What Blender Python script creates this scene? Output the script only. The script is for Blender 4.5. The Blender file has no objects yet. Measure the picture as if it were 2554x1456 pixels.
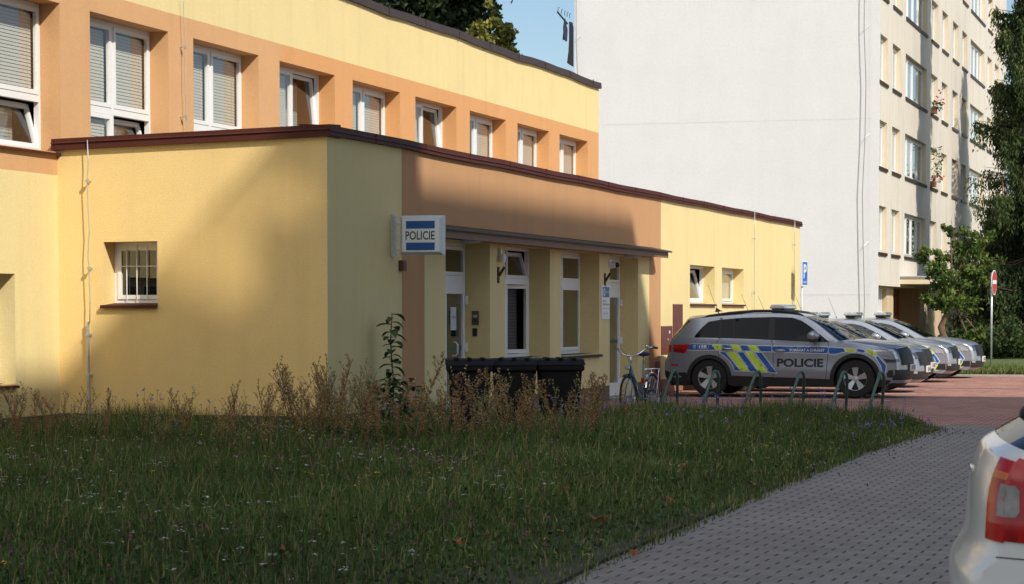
import bpy, bmesh, math, random
import numpy as np
from mathutils import Vector, Matrix
from mathutils.geometry import delaunay_2d_cdt
random.seed(7); np.random.seed(7)
sc = bpy.context.scene
col = sc.collection
R = math.radians
# ---------------------------------------------------------------- camera
# world axes: x = outwards from the station's front wall, y = along that wall, z = up
HEAD = R(17.08); PITCH = R(3.0); F = 5872.0; CX = 1276.5; HZ = 777.4; EYE = 1.6
CY = HZ + F*math.tan(PITCH)
cam_d = bpy.data.cameras.new('camera'); cam = bpy.data.objects.new('camera', cam_d)
col.objects.link(cam); sc.camera = cam
cam.location = (0, 0, EYE)
cam.rotation_euler = (R(90)-PITCH, 0, HEAD)
cam_d.sensor_width = 36; cam_d.lens = F/2553*36
cam_d.shift_y = (CY-728)/2553
cam_d.clip_end = 2000
cam_d.dof.use_dof = True; cam_d.dof.focus_distance = 42; cam_d.dof.aperture_fstop = 11
# ---------------------------------------------------------------- world and sun
SUN = Vector((1.03, -.75, 1.0)).normalized()
w = bpy.data.worlds.new("World"); sc.world = w; w.use_nodes = True
nt = w.node_tree; bg = nt.nodes['Background']
sky = nt.nodes.new('ShaderNodeTexSky'); sky.sky_type = 'NISHITA'; sky.sun_disc = False
sky.sun_elevation = math.asin(SUN.z); sky.sun_rotation = math.atan2(SUN.x, SUN.y)
sky.air_density = 1.0; sky.dust_density = 0.35; sky.ozone_density = 3.0
# bright broken cloud added behind the viewer to raise fill on shaded walls
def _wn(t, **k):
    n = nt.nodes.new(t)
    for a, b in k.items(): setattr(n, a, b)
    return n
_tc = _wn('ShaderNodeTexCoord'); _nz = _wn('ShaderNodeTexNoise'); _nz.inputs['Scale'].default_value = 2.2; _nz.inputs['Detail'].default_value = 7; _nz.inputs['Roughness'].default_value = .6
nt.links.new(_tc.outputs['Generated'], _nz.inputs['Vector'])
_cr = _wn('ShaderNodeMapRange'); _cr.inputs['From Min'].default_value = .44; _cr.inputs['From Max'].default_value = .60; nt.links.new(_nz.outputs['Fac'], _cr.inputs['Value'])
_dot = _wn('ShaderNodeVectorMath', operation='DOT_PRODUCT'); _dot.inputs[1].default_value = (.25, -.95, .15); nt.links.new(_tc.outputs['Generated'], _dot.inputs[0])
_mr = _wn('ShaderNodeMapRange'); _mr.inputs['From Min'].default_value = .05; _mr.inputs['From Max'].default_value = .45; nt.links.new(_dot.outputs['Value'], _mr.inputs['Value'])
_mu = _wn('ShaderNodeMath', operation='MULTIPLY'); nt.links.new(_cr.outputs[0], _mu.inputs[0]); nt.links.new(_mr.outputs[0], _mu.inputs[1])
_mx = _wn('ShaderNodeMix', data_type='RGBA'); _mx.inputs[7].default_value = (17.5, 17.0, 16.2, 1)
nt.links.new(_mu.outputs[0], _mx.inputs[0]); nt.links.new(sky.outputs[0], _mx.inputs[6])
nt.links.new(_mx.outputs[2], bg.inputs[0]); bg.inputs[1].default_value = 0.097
sl = bpy.data.lights.new('sun', 'SUN'); sl.energy = 3.95; sl.angle = R(0.53); sl.color = (1.0, .93, .82)
so = bpy.data.objects.new('sun', sl); col.objects.link(so)
so.rotation_euler = SUN.to_track_quat('Z', 'Y').to_euler()
sc.view_settings.view_transform = 'Standard'; sc.view_settings.look = 'None'
sc.view_settings.exposure = 0.22; sc.view_settings.gamma = 1
sc.render.engine = 'CYCLES'
sc.cycles.max_bounces = 6; sc.cycles.transparent_max_bounces = 12
# ---------------------------------------------------------------- measuring helpers
_r = Vector((math.cos(HEAD), math.sin(HEAD), 0)); _f = Vector((-math.sin(HEAD), math.cos(HEAD), 0))
def ray(x, y):
    a = (x-CX)/F; b = (CY-y)/F
    return _r*a + _f*(math.cos(PITCH)+b*math.sin(PITCH)) + Vector((0,0,1))*(-math.sin(PITCH)+b*math.cos(PITCH))
def hitx(x, y, X):
    d = ray(x, y); t = X/d.x; return Vector((X, d.y*t, EYE+d.z*t))
def hity(x, y, Y):
    d = ray(x, y); t = Y/d.y; return Vector((d.x*t, Y, EYE+d.z*t))
def gnd(x, y, z=0.0):
    d = ray(x, y); t = (z-EYE)/d.z; return Vector((d.x*t, d.y*t, z))
def at(x, y, Z):
    d = ray(x, y); t = Z/(d.dot(_f)); return Vector((0,0,EYE)) + d*t
# ---------------------------------------------------------------- materials
def N(nt, t, **k):
    n = nt.nodes.new(t)
    for a, b in k.items(): setattr(n, a, b)
    return n
def mat(name, c, rough=.8, metal=0.0, var=0.0, vscale=3.0, bump=0.0, bscale=60.0, coat=0.0, spec=.5, streak=0.0, grain=0.0, gscale=45.0):
    m = bpy.data.materials.new(name); m.use_nodes = True
    nt = m.node_tree; p = nt.nodes['Principled BSDF']
    p.inputs['Base Color'].default_value = (*c, 1); p.inputs['Roughness'].default_value = rough
    p.inputs['Metallic'].default_value = metal; p.inputs['Specular IOR Level'].default_value = spec
    if coat: p.inputs['Coat Weight'].default_value = coat; p.inputs['Coat Roughness'].default_value = .05
    tc = N(nt, 'ShaderNodeTexCoord')
    src = None
    if var:
        n = N(nt, 'ShaderNodeTexNoise'); n.inputs['Scale'].default_value = vscale; n.inputs['Detail'].default_value = 6
        n.inputs['Roughness'].default_value = .65
        nt.links.new(tc.outputs['Object'], n.inputs['Vector'])
        mr = N(nt, 'ShaderNodeMapRange'); mr.inputs['From Min'].default_value = .25; mr.inputs['From Max'].default_value = .75
        mr.inputs['To Min'].default_value = 1-var; mr.inputs['To Max'].default_value = 1+var
        nt.links.new(n.outputs['Fac'], mr.inputs['Value'])
        last = mr.outputs[0]
        if grain:
            n3 = N(nt, 'ShaderNodeTexNoise'); n3.inputs['Scale'].default_value = gscale; n3.inputs['Detail'].default_value = 3; nt.links.new(tc.outputs['Object'], n3.inputs['Vector'])
            m3 = N(nt, 'ShaderNodeMapRange'); m3.inputs['From Min'].default_value = .3; m3.inputs['From Max'].default_value = .7; m3.inputs['To Min'].default_value = 1-grain; m3.inputs['To Max'].default_value = 1+grain
            nt.links.new(n3.outputs['Fac'], m3.inputs['Value']); m4 = N(nt, 'ShaderNodeMath', operation='MULTIPLY'); nt.links.new(last, m4.inputs[0]); nt.links.new(m3.outputs[0], m4.inputs[1]); last = m4.outputs[0]
        if streak:
            mp = N(nt, 'ShaderNodeMapping'); mp.inputs['Scale'].default_value = (1.8, 1.8, .10)
            nt.links.new(tc.outputs['Object'], mp.inputs['Vector'])
            n2 = N(nt, 'ShaderNodeTexNoise'); n2.inputs['Scale'].default_value = 1.6; n2.inputs['Detail'].default_value = 5
            nt.links.new(mp.outputs[0], n2.inputs['Vector'])
            m2 = N(nt, 'ShaderNodeMapRange'); m2.inputs['From Min'].default_value = .5; m2.inputs['From Max'].default_value = .72
            m2.inputs['To Min'].default_value = 1; m2.inputs['To Max'].default_value = 1-streak
            nt.links.new(n2.outputs['Fac'], m2.inputs['Value'])
            mm = N(nt, 'ShaderNodeMath', operation='MULTIPLY'); nt.links.new(last, mm.inputs[0]); nt.links.new(m2.outputs[0], mm.inputs[1])
            last = mm.outputs[0]
        vm = N(nt, 'ShaderNodeVectorMath', operation='SCALE'); vm.inputs[0].default_value = c
        nt.links.new(last, vm.inputs['Scale']); nt.links.new(vm.outputs[0], p.inputs['Base Color'])
    if bump:
        n = N(nt, 'ShaderNodeTexNoise'); n.inputs['Scale'].default_value = bscale; n.inputs['Detail'].default_value = 4
        nt.links.new(tc.outputs['Object'], n.inputs['Vector'])
        b = N(nt, 'ShaderNodeBump'); b.inputs['Strength'].default_value = bump; b.inputs['Distance'].default_value = .02
        nt.links.new(n.outputs['Fac'], b.inputs['Height']); nt.links.new(b.outputs[0], p.inputs['Normal'])
    return m
def glass_mat(name, tint=(.75,.8,.8), gloss=.22, rough=.01, gk=1.0):
    m = bpy.data.materials.new(name); m.use_nodes = True; nt = m.node_tree; nt.nodes.clear()
    o = N(nt, 'ShaderNodeOutputMaterial'); mx = N(nt, 'ShaderNodeMixShader'); t = N(nt, 'ShaderNodeBsdfTransparent')
    g = N(nt, 'ShaderNodeBsdfGlossy'); g.inputs['Roughness'].default_value = rough; g.inputs['Color'].default_value = (.95,.97,1,1)
    t.inputs['Color'].default_value = (*tint, 1)
    fr = N(nt, 'ShaderNodeLayerWeight'); fr.inputs['Blend'].default_value = .5
    pw = N(nt, 'ShaderNodeMath', operation='POWER'); pw.inputs[1].default_value = 4.0; nt.links.new(fr.outputs['Facing'], pw.inputs[0])
    ad = N(nt, 'ShaderNodeMath', operation='ADD'); ad.use_clamp = True; ad.inputs[1].default_value = gloss
    gm_ = N(nt, 'ShaderNodeMath', operation='MULTIPLY'); gm_.inputs[1].default_value = gk; nt.links.new(pw.outputs[0], gm_.inputs[0])
    nt.links.new(gm_.outputs[0], ad.inputs[0]); nt.links.new(ad.outputs[0], mx.inputs[0])
    nt.links.new(t.outputs[0], mx.inputs[1]); nt.links.new(g.outputs[0], mx.inputs[2]); nt.links.new(mx.outputs[0], o.inputs[0])
    return m
def attr_mat(name, rough=.7, trans=.25, spec=.3):
    m = bpy.data.materials.new(name); m.use_nodes = True; nt = m.node_tree; p = nt.nodes['Principled BSDF']
    a = N(nt, 'ShaderNodeAttribute'); a.attribute_name = 'tint'
    nt.links.new(a.outputs['Color'], p.inputs['Base Color']); p.inputs['Roughness'].default_value = rough
    p.inputs['Specular IOR Level'].default_value = spec
    if trans:
        o = nt.nodes['Material Output']; mx = N(nt, 'ShaderNodeMixShader'); mx.inputs[0].default_value = trans
        tr = N(nt, 'ShaderNodeBsdfTranslucent'); nt.links.new(a.outputs['Color'], tr.inputs['Color'])
        nt.links.new(p.outputs[0], mx.inputs[1]); nt.links.new(tr.outputs[0], mx.inputs[2]); nt.links.new(mx.outputs[0], o.inputs[0])
    return m
M = {}
YEL = (.80,.60,.26)
M['yellow'] = mat('yellow_plaster', (.79,.645,.315), .95, var=.035, vscale=1.2, bump=.45, bscale=110, streak=.06, grain=.05)
M['yellow_side'] = mat('deep_yellow_plaster', (.86,.63,.27), .95, var=.04, vscale=1.0, bump=.45, bscale=110, streak=.06, grain=.05)
M['orange'] = mat('orange_plaster', (.69,.35,.14), .95, var=.03, vscale=1.5, bump=.45, bscale=110, streak=.06, grain=.05)
M['orange_pale'] = mat('pale_orange_plaster', (.66,.375,.175), .95, var=.04, vscale=1.5, bump=.45, bscale=110, streak=.06, grain=.05)
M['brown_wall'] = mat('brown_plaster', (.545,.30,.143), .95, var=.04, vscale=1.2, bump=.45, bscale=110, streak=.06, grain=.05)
M['plinth'] = mat('plinth_render', (.16,.10,.08), .9, var=.15, vscale=5, bump=.3)  # wall base out of the sun: shade painted into a darker copy
M['cap_red'] = mat('red_brown_sheet_metal', (.075,.020,.014), .6, var=.12, vscale=2, spec=.2)
M['cap_dark'] = mat('dark_brown_sheet_metal', (.05,.033,.03), .5, var=.15, vscale=1.5, spec=.3)
M['fascia'] = mat('canopy_board', (.22,.12,.075), .6, var=.1, vscale=3)
M['soffit'] = mat('canopy_soffit', (.30,.22,.12), .9)
M['white'] = mat('white_window_plastic', (.80,.80,.79), .35, var=.02, vscale=4)
M['white_d'] = mat('grey_white_paint', (.62,.63,.63), .4, var=.04)
M['gasket'] = mat('black_gasket', (.02,.02,.02), .6)
M['glass'] = glass_mat('window_glass', (.93,.96,.95), .05)
M['glass_dark'] = glass_mat('dim_window_glass', (.35,.38,.36), .12)
M['blind'] = mat('blind_slats', (.52,.48,.42), .6)
M['dark'] = mat('dark_room', (.03,.028,.025), 1)  # near-black colour stands in for the gloom of unlit rooms
M['roof'] = mat('roof_felt', (.12,.11,.10), .9, var=.2)
M['steel'] = mat('galvanised_steel', (.52,.54,.56), .45, .6, var=.15, vscale=12)
M['black'] = mat('black_plastic', (.018,.018,.019), .5, var=.1)
M['gable'] = mat('pale_grey_render', (.66,.66,.66), .95, var=.03, vscale=.9, bump=.3, bscale=40, streak=.018, grain=.03, gscale=12)
M['tower'] = mat('beige_render', (.66,.61,.53), .95, var=.06, vscale=.9, bump=.2, bscale=60, streak=.13, grain=.05, gscale=14)
M['tower_low'] = mat('beige_ground_floor_render', (.60,.46,.30), .95, var=.08, vscale=2, bump=.2, streak=.15)
M['sill_dark'] = mat('dark_sill', (.045,.025,.02), .5)
M['door_brown'] = mat('orange_brown_wood', (.60,.18,.045), .45, var=.25, vscale=6)
M['box_brown'] = mat('brown_cabinet_paint', (.13,.038,.028), .55, var=.18, vscale=4)
M['signwhite'] = mat('white_sign_acrylic', (.74,.76,.78), .3)
M['signblue'] = mat('blue_sign_film', (.012,.085,.30), .4)
M['ink'] = mat('black_lettering', (.012,.012,.014), .5)
# ---------------------------------------------------------------- object helpers
def link(o, parent=None):
    col.objects.link(o)
    if parent is not None: o.parent = parent
    return o
def tag(o, label=None, cat=None, group=None, kind=None):
    if label: o['label'] = label
    if cat: o['category'] = cat
    if group: o['group'] = group
    if kind: o['kind'] = kind
    return o
def empty(name, loc=(0,0,0), rz=0, label=None, cat=None, group=None):
    o = bpy.data.objects.new(name, None); o.empty_display_size = .2
    col.objects.link(o); o.location = loc; o.rotation_euler = (0,0,rz)
    return tag(o, label, cat, group)
class MB:
    def __init__(s): s.v = []; s.f = []; s.m = []
    def add(s, vs, fs, mi=0):
        n = len(s.v); s.v += [tuple(v) for v in vs]; s.f += [tuple(i+n for i in f) for f in fs]; s.m += [mi]*len(fs)
        return s
    def box(s, x0, x1, y0, y1, z0, z1, mi=0):
        v = [(x,y,z) for z in (z0,z1) for y in (y0,y1) for x in (x0,x1)]
        return s.add(v, [(0,2,3,1),(4,5,7,6),(0,1,5,4),(2,6,7,3),(0,4,6,2),(1,3,7,5)], mi)
    def quad(s, a, b, c, d, mi=0): return s.add([a,b,c,d], [(0,1,2,3)], mi)
    def prism(s, poly, axis, t0, t1, mi=0):
        # poly = list of 2D points; axis: 0 -> (t,u,v), 1 -> (u,t,v), 2 -> (u,v,t)
        def p(u, v, t): return (t,u,v) if axis == 0 else (u,t,v) if axis == 1 else (u,v,t)
        n = len(poly); vs = [p(u,v,t0) for u,v in poly]+[p(u,v,t1) for u,v in poly]
        fs = [tuple(range(n))[::-1], tuple(range(n,2*n))]+[(i,(i+1)%n,n+(i+1)%n,n+i) for i in range(n)]
        return s.add(vs, fs, mi)
    def tube(s, pts, r, seg=8, mi=0, cap=True):
        pts = [Vector(p) for p in pts]; n = len(pts)
        rs = r if isinstance(r, (list,tuple)) else [r]*n
        t0 = (pts[1]-pts[0]).normalized(); up = Vector((0,0,1)) if abs(t0.z) < .9 else Vector((1,0,0))
        u = t0.cross(up).normalized(); vs = []
        for i in range(n):
            t = (pts[min(i+1,n-1)]-pts[max(i-1,0)]).normalized()
            u = (u-t*u.dot(t)).normalized(); v = t.cross(u)
            for k in range(seg):
                a = 2*math.pi*k/seg; vs.append(pts[i]+(u*math.cos(a)+v*math.sin(a))*rs[i])
        fs = [(i*seg+k, i*seg+(k+1)%seg, (i+1)*seg+(k+1)%seg, (i+1)*seg+k) for i in range(n-1) for k in range(seg)]
        if cap: fs += [tuple(range(seg))[::-1], tuple(range((n-1)*seg, n*seg))]
        return s.add(vs, fs, mi)
    def lathe(s, prof, c=(0,0,0), axis='z', seg=24, mi=0, closed=False):
        vs = []; n = len(prof)
        for r, h in prof:
            for k in range(seg):
                a = 2*math.pi*k/seg; x, y = r*math.cos(a), r*math.sin(a)
                p = (x,y,h) if axis == 'z' else (x,h,y) if axis == 'y' else (h,x,y)
                vs.append((p[0]+c[0],p[1]+c[1],p[2]+c[2]))
        m = n if closed else n-1
        fs = [(i*seg+k, i*seg+(k+1)%seg, ((i+1)%n)*seg+(k+1)%seg, ((i+1)%n)*seg+k) for i in range(m) for k in range(seg)]
        return s.add(vs, fs, mi)
    def build(s, name, mats, parent=None, smooth=False, bevel=0, loc=None, rot=None, angle=None):
        me = bpy.data.meshes.new(name); me.from_pydata(s.v, [], s.f)
        for m in (mats if isinstance(mats, (list,tuple)) else [mats]): me.materials.append(m)
        me.polygons.foreach_set('material_index', s.m); 
        bm = bmesh.new(); bm.from_mesh(me); bmesh.ops.recalc_face_normals(bm, faces=bm.faces)
        if bevel:
            bmesh.ops.bevel(bm, geom=list(bm.edges), offset=bevel, segments=2, affect='EDGES', profile=.5)
        bm.to_mesh(me); bm.free()
        if smooth:
            me.polygons.foreach_set('use_smooth', [True]*len(me.polygons))
            if smooth is not True:
                try: me.set_sharp_from_angle(angle=R(smooth))
                except Exception: pass
        me.update()
        o = bpy.data.objects.new(name, me); link(o, parent)
        if loc is not None: o.location = loc
        if rot is not None: o.rotation_euler = rot
        return o
def copy_tree(o, parent=None):
    c = o.copy(); col.objects.link(c); c.parent = parent
    for ch in list(o.children): copy_tree(ch, c)
    return c
def text_geo(s, size=1.0, bold=0.0, xs=1.0, depth=0.0, res=3):
    cu = bpy.data.curves.new('t', 'FONT'); cu.body = s; cu.size = size; cu.offset = bold; cu.resolution_u = res
    cu.extrude = depth
    o = bpy.data.objects.new('t', cu); col.objects.link(o)
    dg = bpy.context.evaluated_depsgraph_get(); me = bpy.data.meshes.new_from_object(o.evaluated_get(dg))
    vs = [(v.co.x*xs, v.co.y, v.co.z) for v in me.vertices]; fs = [tuple(p.vertices) for p in me.polygons]
    bpy.data.objects.remove(o); bpy.data.curves.remove(cu); bpy.data.meshes.remove(me)
    return vs, fs
def text_fit(s, x0, x1, y0, y1, bold=0.0, mono=None):
    vs, fs = text_geo(s, 1.0, bold)
    xa = min(v[0] for v in vs); xb = max(v[0] for v in vs); ya = min(v[1] for v in vs); yb = max(v[1] for v in vs)
    return [(x0+(v[0]-xa)/(xb-xa)*(x1-x0), y0+(v[1]-ya)/(yb-ya)*(y1-y0)) for v in vs], fs
def holes_wall(mb, us, vs, holes, pt, matf, depth, dpt, revmat):
    """grid wall on (u,v) with rectangular holes; pt(u,v,d) gives the 3D point, d = depth into the wall"""
    us = sorted(set(us+[h[i] for h in holes for i in (0,1)])); vs = sorted(set(vs+[h[i] for h in holes for i in (2,3)]))
    us = [u for i,u in enumerate(us) if i == 0 or u-us[i-1] > 1e-6]; vs = [u for i,u in enumerate(vs) if i == 0 or u-vs[i-1] > 1e-6]
    for i in range(len(us)-1):
        for j in range(len(vs)-1):
            uc, vc = (us[i]+us[i+1])/2, (vs[j]+vs[j+1])/2
            if any(h[0] < uc < h[1] and h[2] < vc < h[3] for h in holes): continue
            mb.quad(pt(us[i],vs[j],0), pt(us[i+1],vs[j],0), pt(us[i+1],vs[j+1],0), pt(us[i],vs[j+1],0), matf(uc,vc))
    for h in holes:
        a, b, c, d = h[:4]; D = h[4] if len(h) > 4 else depth
        rm = revmat(h)
        mb.quad(pt(a,c,0), pt(a,d,0), pt(a,d,D), pt(a,c,D), rm); mb.quad(pt(b,c,0), pt(b,d,0), pt(b,d,D), pt(b,c,D), rm)
        mb.quad(pt(a,d,0), pt(b,d,0), pt(b,d,D), pt(a,d,D), rm); mb.quad(pt(a,c,0), pt(b,c,0), pt(b,c,D), pt(a,c,D), rm)
# ================================================================ GROUND
def paver_mat(name, c1, c2, joint, rowh=.165, ln=.2):
    m = bpy.data.materials.new(name); m.use_nodes = True; nt = m.node_tree; p = nt.nodes['Principled BSDF']
    L = nt.links.new
    tc = N(nt,'ShaderNodeTexCoord'); sx = N(nt,'ShaderNodeSeparateXYZ'); L(tc.outputs['Object'], sx.inputs[0])
    def ma(op, a, b=None, c=None):
        n = N(nt,'ShaderNodeMath', operation=op)
        for i, v in enumerate((a,b,c)):
            if v is None: continue
            if isinstance(v, (int,float)): n.inputs[i].default_value = v
            else: L(v, n.inputs[i])
        return n.outputs[0]
    X, Y = sx.outputs[0], sx.outputs[1]
    # wobble of the row joints: the flanks of the H shaped stone
    wob = ma('MULTIPLY', ma('SUBTRACT', ma('PINGPONG', ma('DIVIDE', X, ln*.5), .5), .25), .05)
    nz = N(nt,'ShaderNodeTexNoise'); nz.inputs['Scale'].default_value = 2.5; L(tc.outputs['Object'], nz.inputs['Vector'])
    wob2 = ma('ADD', wob, ma('MULTIPLY', ma('SUBTRACT', nz.outputs['Fac'], .5), .05))
    v = ma('ADD', ma('DIVIDE', Y, rowh), wob2)
    row = ma('FLOOR', v); fv = ma('SUBTRACT', v, row)
    u = ma('ADD', ma('DIVIDE', X, ln), ma('MULTIPLY', ma('MODULO', ma('ABSOLUTE', row), 2.0), .5))
    cu = ma('FLOOR', u); fu = ma('SUBTRACT', u, cu)
    dv = ma('ABSOLUTE', ma('SUBTRACT', fv, .5)); du = ma('ABSOLUTE', ma('SUBTRACT', fu, .5))
    lineh = ma('GREATER_THAN', dv, .483); linev = ma('MULTIPLY', ma('GREATER_THAN', du, .452), ma('LESS_THAN', dv, .43))
    cell = N(nt,'ShaderNodeCombineXYZ'); L(cu, cell.inputs[0]); L(row, cell.inputs[1])
    wn = N(nt,'ShaderNodeTexWhiteNoise'); L(cell.outputs[0], wn.inputs['Vector'])
    big = N(nt,'ShaderNodeTexNoise'); big.inputs['Scale'].default_value = .45; big.inputs['Detail'].default_value = 5; L(tc.outputs['Object'], big.inputs['Vector'])
    fine = N(nt,'ShaderNodeTexNoise'); fine.inputs['Scale'].default_value = 90; L(tc.outputs['Object'], fine.inputs['Vector'])
    f = ma('ADD', ma('MULTIPLY', wn.outputs['Value'], .65), ma('MULTIPLY', big.outputs['Fac'], .9))
    f = ma('SUBTRACT', ma('ADD', f, ma('MULTIPLY', ma('SUBTRACT', fine.outputs['Fac'], .5), .6)), .25)
    mx = N(nt,'ShaderNodeMix', data_type='RGBA'); mx.inputs[6].default_value = (*c1,1); mx.inputs[7].default_value = (*c2,1); L(f, mx.inputs[0])
    m2 = N(nt,'ShaderNodeMix', data_type='RGBA'); L(mx.outputs[2], m2.inputs[6]); m2.inputs[7].default_value = (*joint,1)
    j = ma('MAXIMUM', ma('MULTIPLY', lineh, .42), linev); L(j, m2.inputs[0]); L(m2.outputs[2], p.inputs['Base Color'])
    p.inputs['Roughness'].default_value = .85; p.inputs['Specular IOR Level'].default_value = .3
    b = N(nt,'ShaderNodeBump'); b.inputs['Strength'].default_value = .6; b.inputs['Distance'].default_value = .01
    L(ma('SUBTRACT', 1.0, j), b.inputs['Height']); L(b.outputs[0], p.inputs['Normal'])
    return m
M['pave_grey'] = paver_mat('grey_interlocking_pavers', (.215,.190,.168), (.305,.272,.242), (.065,.058,.052))
M['pave_red'] = paver_mat('red_interlocking_pavers', (.28,.135,.105), (.46,.25,.19), (.08,.04,.03))
M['soil'] = mat('soil', (.06,.055,.03), 1, var=.4, vscale=6, bump=.6, bscale=20)
M['lawnfar'] = mat('far_lawn', (.07,.10,.025), 1, var=.35, vscale=2, bump=.5, bscale=30)
M['kerb'] = mat('kerb_concrete', (.36,.34,.31), .9, var=.15, vscale=6, bump=.2)
M['paintline'] = mat('white_road_paint', (.70,.68,.66), .7, var=.12, vscale=10)
B_F = -10.9; A_C = 27.6
g = MB().quad((-400,-120,-.02),(400,-120,-.02),(400,700,-.02),(-400,700,-.02)).build('ground', mat('dusty_ground', (.20,.18,.15), 1, var=.2, vscale=.3)); tag(g, kind='structure')
TIP = gnd(2335,1068)
YR = .165*206      # seam of grey and red paving
g = MB().quad((-14,-30,-.012),(22,-30,-.012),(22,YR,-.012),(-14,YR,-.012)).build('pavement', M['pave_grey']); tag(g, kind='structure')
yk = gnd(2400,936).y+.25
g = MB().quad((-11.5,YR,-.012),(22,YR,-.012),(22,yk,-.012),(-11.5,yk,-.012)).build('parking_area', M['pave_red']); tag(g, kind='structure')
g = MB().quad((-11.5,yk+.12,.02),(30,yk+.12,.02),(30,yk+60,.02),(-11.5,yk+60,.02)).build('lawn', M['lawnfar']); tag(g, kind='structure')
g = MB().box(-11.2,22,yk,yk+.13,-.02,.035).build('kerb', M['kerb']); tag(g, kind='structure')
# meadow in front of the station: sheet of soil under the grass
LE = [gnd(2335,1068), gnd(2130,1130), gnd(1800,1270), gnd(1500,1400), gnd(1390,1456), Vector((-3.85,11.5,0)), Vector((-3.9,8,0))]
MEADOW = [(-14.7,6),(LE[6].x,6)]+[(p.x,p.y) for p in LE[::-1]]+[(LE[0].x-.15,LE[0].y+.6),(-4.6,33.9),(-8.2,34.1),(-8.2,30.6),(-10.9,31.2),(-10.9,27.6),(-14.7,27.6)]
def in_poly(px, py, poly):
    c = np.zeros(len(px), bool); n = len(poly)
    for i in range(n):
        x0, y0 = poly[i]; x1, y1 = poly[(i+1) % n]
        k = ((y0 > py) != (y1 > py)) & (px < (x1-x0)*(py-y0)/((y1-y0) if y1 != y0 else 1e-9)+x0)
        c ^= k
    return c
g = MB().prism(MEADOW, 2, -.02, .012).build('lawn', M['soil']); tag(g, kind='structure')
# drain channel across the parking area and painted bay lines
p0, p1 = gnd(2283,965), gnd(2553,973)
g = MB().quad((-10.6,p0.y-.06,-.004),(16,p0.y-.06,-.004),(16,p0.y+.06,-.004),(-10.6,p0.y+.06,-.004)).build('drain_channel', mat('drain_grate',(.05,.035,.03),.7)); tag(g,kind='structure')
g = MB()
for yy in (43.0, 46.55, 49.6, 53.1, 56.9):
    g.quad((-10.75,yy-.06,-.003),(-6.0,yy-.06,-.003),(-6.0,yy+.06,-.003),(-10.75,yy+.06,-.003))
g = g.build('bay_marking', M['paintline']); tag(g, kind='structure')
# ================================================================ POLICE STATION
stn = empty('police_station', (-12.5,45,0), 0, 'yellow and orange plastered police station with a low front wing', 'police station')
SO = Vector((-12.5,45,0))
def S(mb, name, mats, parent=None, **k):
    """build a part of the station: coordinates given in world, stored relative to the station"""
    mb.v = [(x-SO.x, y-SO.y, z-SO.z) for x,y,z in mb.v]
    return mb.build(name, mats, parent or stn, **k)
B_U = hity(147, 800, A_C).x                      # plane of the main block
A_END = hitx(1994, 650, B_F).y                   # far end of the wing
A_UEND = hitx(1492.5, 300, B_U).y
zfl = 3.36; zo = 5.86; ztop = 6.95; A0 = 19.0
aseam = hitx(700.5, 220, B_U).y
l1 = hitx(224, 60, B_U).y; l8 = hitx(1395, 380, B_U).y; pit = (l8-l1)/7
wd = ((hitx(423,120,B_U).y-l1)+(hitx(1464,380,B_U).y-l8))/2
zt = 5.59; zb = 3.66
UP = [(l1+(i-1)*pit, l1+(i-1)*pit+wd, zb, zt) for i in range(-2, 9)]
lr = hitx(38, 800, B_U).y
LOW = [(lr-2.4-pit*k, lr-pit*k, .70, 2.07) for k in range(0,2)]
mats = [M['yellow'], M['orange_pale'], M['orange'], M['plinth']]
def mf(u, v):
    if v < .28: return 3
    if v < zfl or v > zo: return 0
    return 1 if u < aseam else 2
mb = MB()
holes_wall(mb, [A0, A_C, aseam, A_UEND], [0,.28,zfl,zo,ztop], UP+LOW, lambda u,v,d: (B_U-d,u,v), mf, .35, None,
           lambda h: 0 if h[3] < 3 else (1 if h[0] < aseam-.5 else 2))
mb.quad((B_U,A_UEND,0),(B_U-12,A_UEND,0),(B_U-12,A_UEND,ztop),(B_U,A_UEND,ztop),0)
mb.quad((B_U,A0,0),(B_U-12,A0,0),(B_U-12,A0,ztop),(B_U,A0,ztop),0)
mb.quad((B_U-12,A0,0),(B_U-12,A_UEND,0),(B_U-12,A_UEND,ztop),(B_U-12,A0,ztop),0)
S(mb, 'main_wall', mats)
S(MB().quad((B_U-12,A0,ztop-.15),(B_U,A0,ztop-.15),(B_U,A_UEND,ztop-.15),(B_U-12,A_UEND,ztop-.15)), 'main_roof', M['roof'])
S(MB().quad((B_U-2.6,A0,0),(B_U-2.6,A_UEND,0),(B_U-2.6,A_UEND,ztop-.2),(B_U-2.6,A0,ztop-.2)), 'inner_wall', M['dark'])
# parapet capping of the main block, slightly uneven as in the photo
def capstrip(mb, pts, w_in, w_out, th, axis='y', mi=0, lip=.0):
    n = len(pts); vs = []
    for (x,y,z) in pts:
        if axis == 'y': ring = [(x-w_in,y,z+.02),(x+w_out,y,z),(x+w_out+.012,y,z-th),(x-w_in,y,z-th)]
        else: ring = [(x,y-w_out,z),(x,y+w_in,z+.02),(x,y+w_in,z-th),(x,y-w_out-.012,z-th)]
        vs += ring
    fs = [(4*i+k,4*i+(k+1)%4,4*i+4+(k+1)%4,4*i+4+k) for i in range(n-1) for k in range(4)]+[(0,1,2,3),(4*n-4,4*n-3,4*n-2,4*n-1)]
    mb.add(vs, fs, mi)
pts = []; y = A0
k = 0
while y < A_UEND+.06:
    pts.append((B_U, y, 7.06+.018*math.sin(y*.9)+.012*math.sin(y*2.3+1))); y += 1.0
pts.append((B_U, A_UEND+.06, 7.05))
mb = MB(); capstrip(mb, pts, .4, .05, .14)
for yy in np.arange(A0+1, A_UEND, 2.0): mb.box(B_U+.05,B_U+.068,yy,yy+.03,6.91,7.06)
S(mb, 'parapet_cap', M['cap_dark'])
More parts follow.
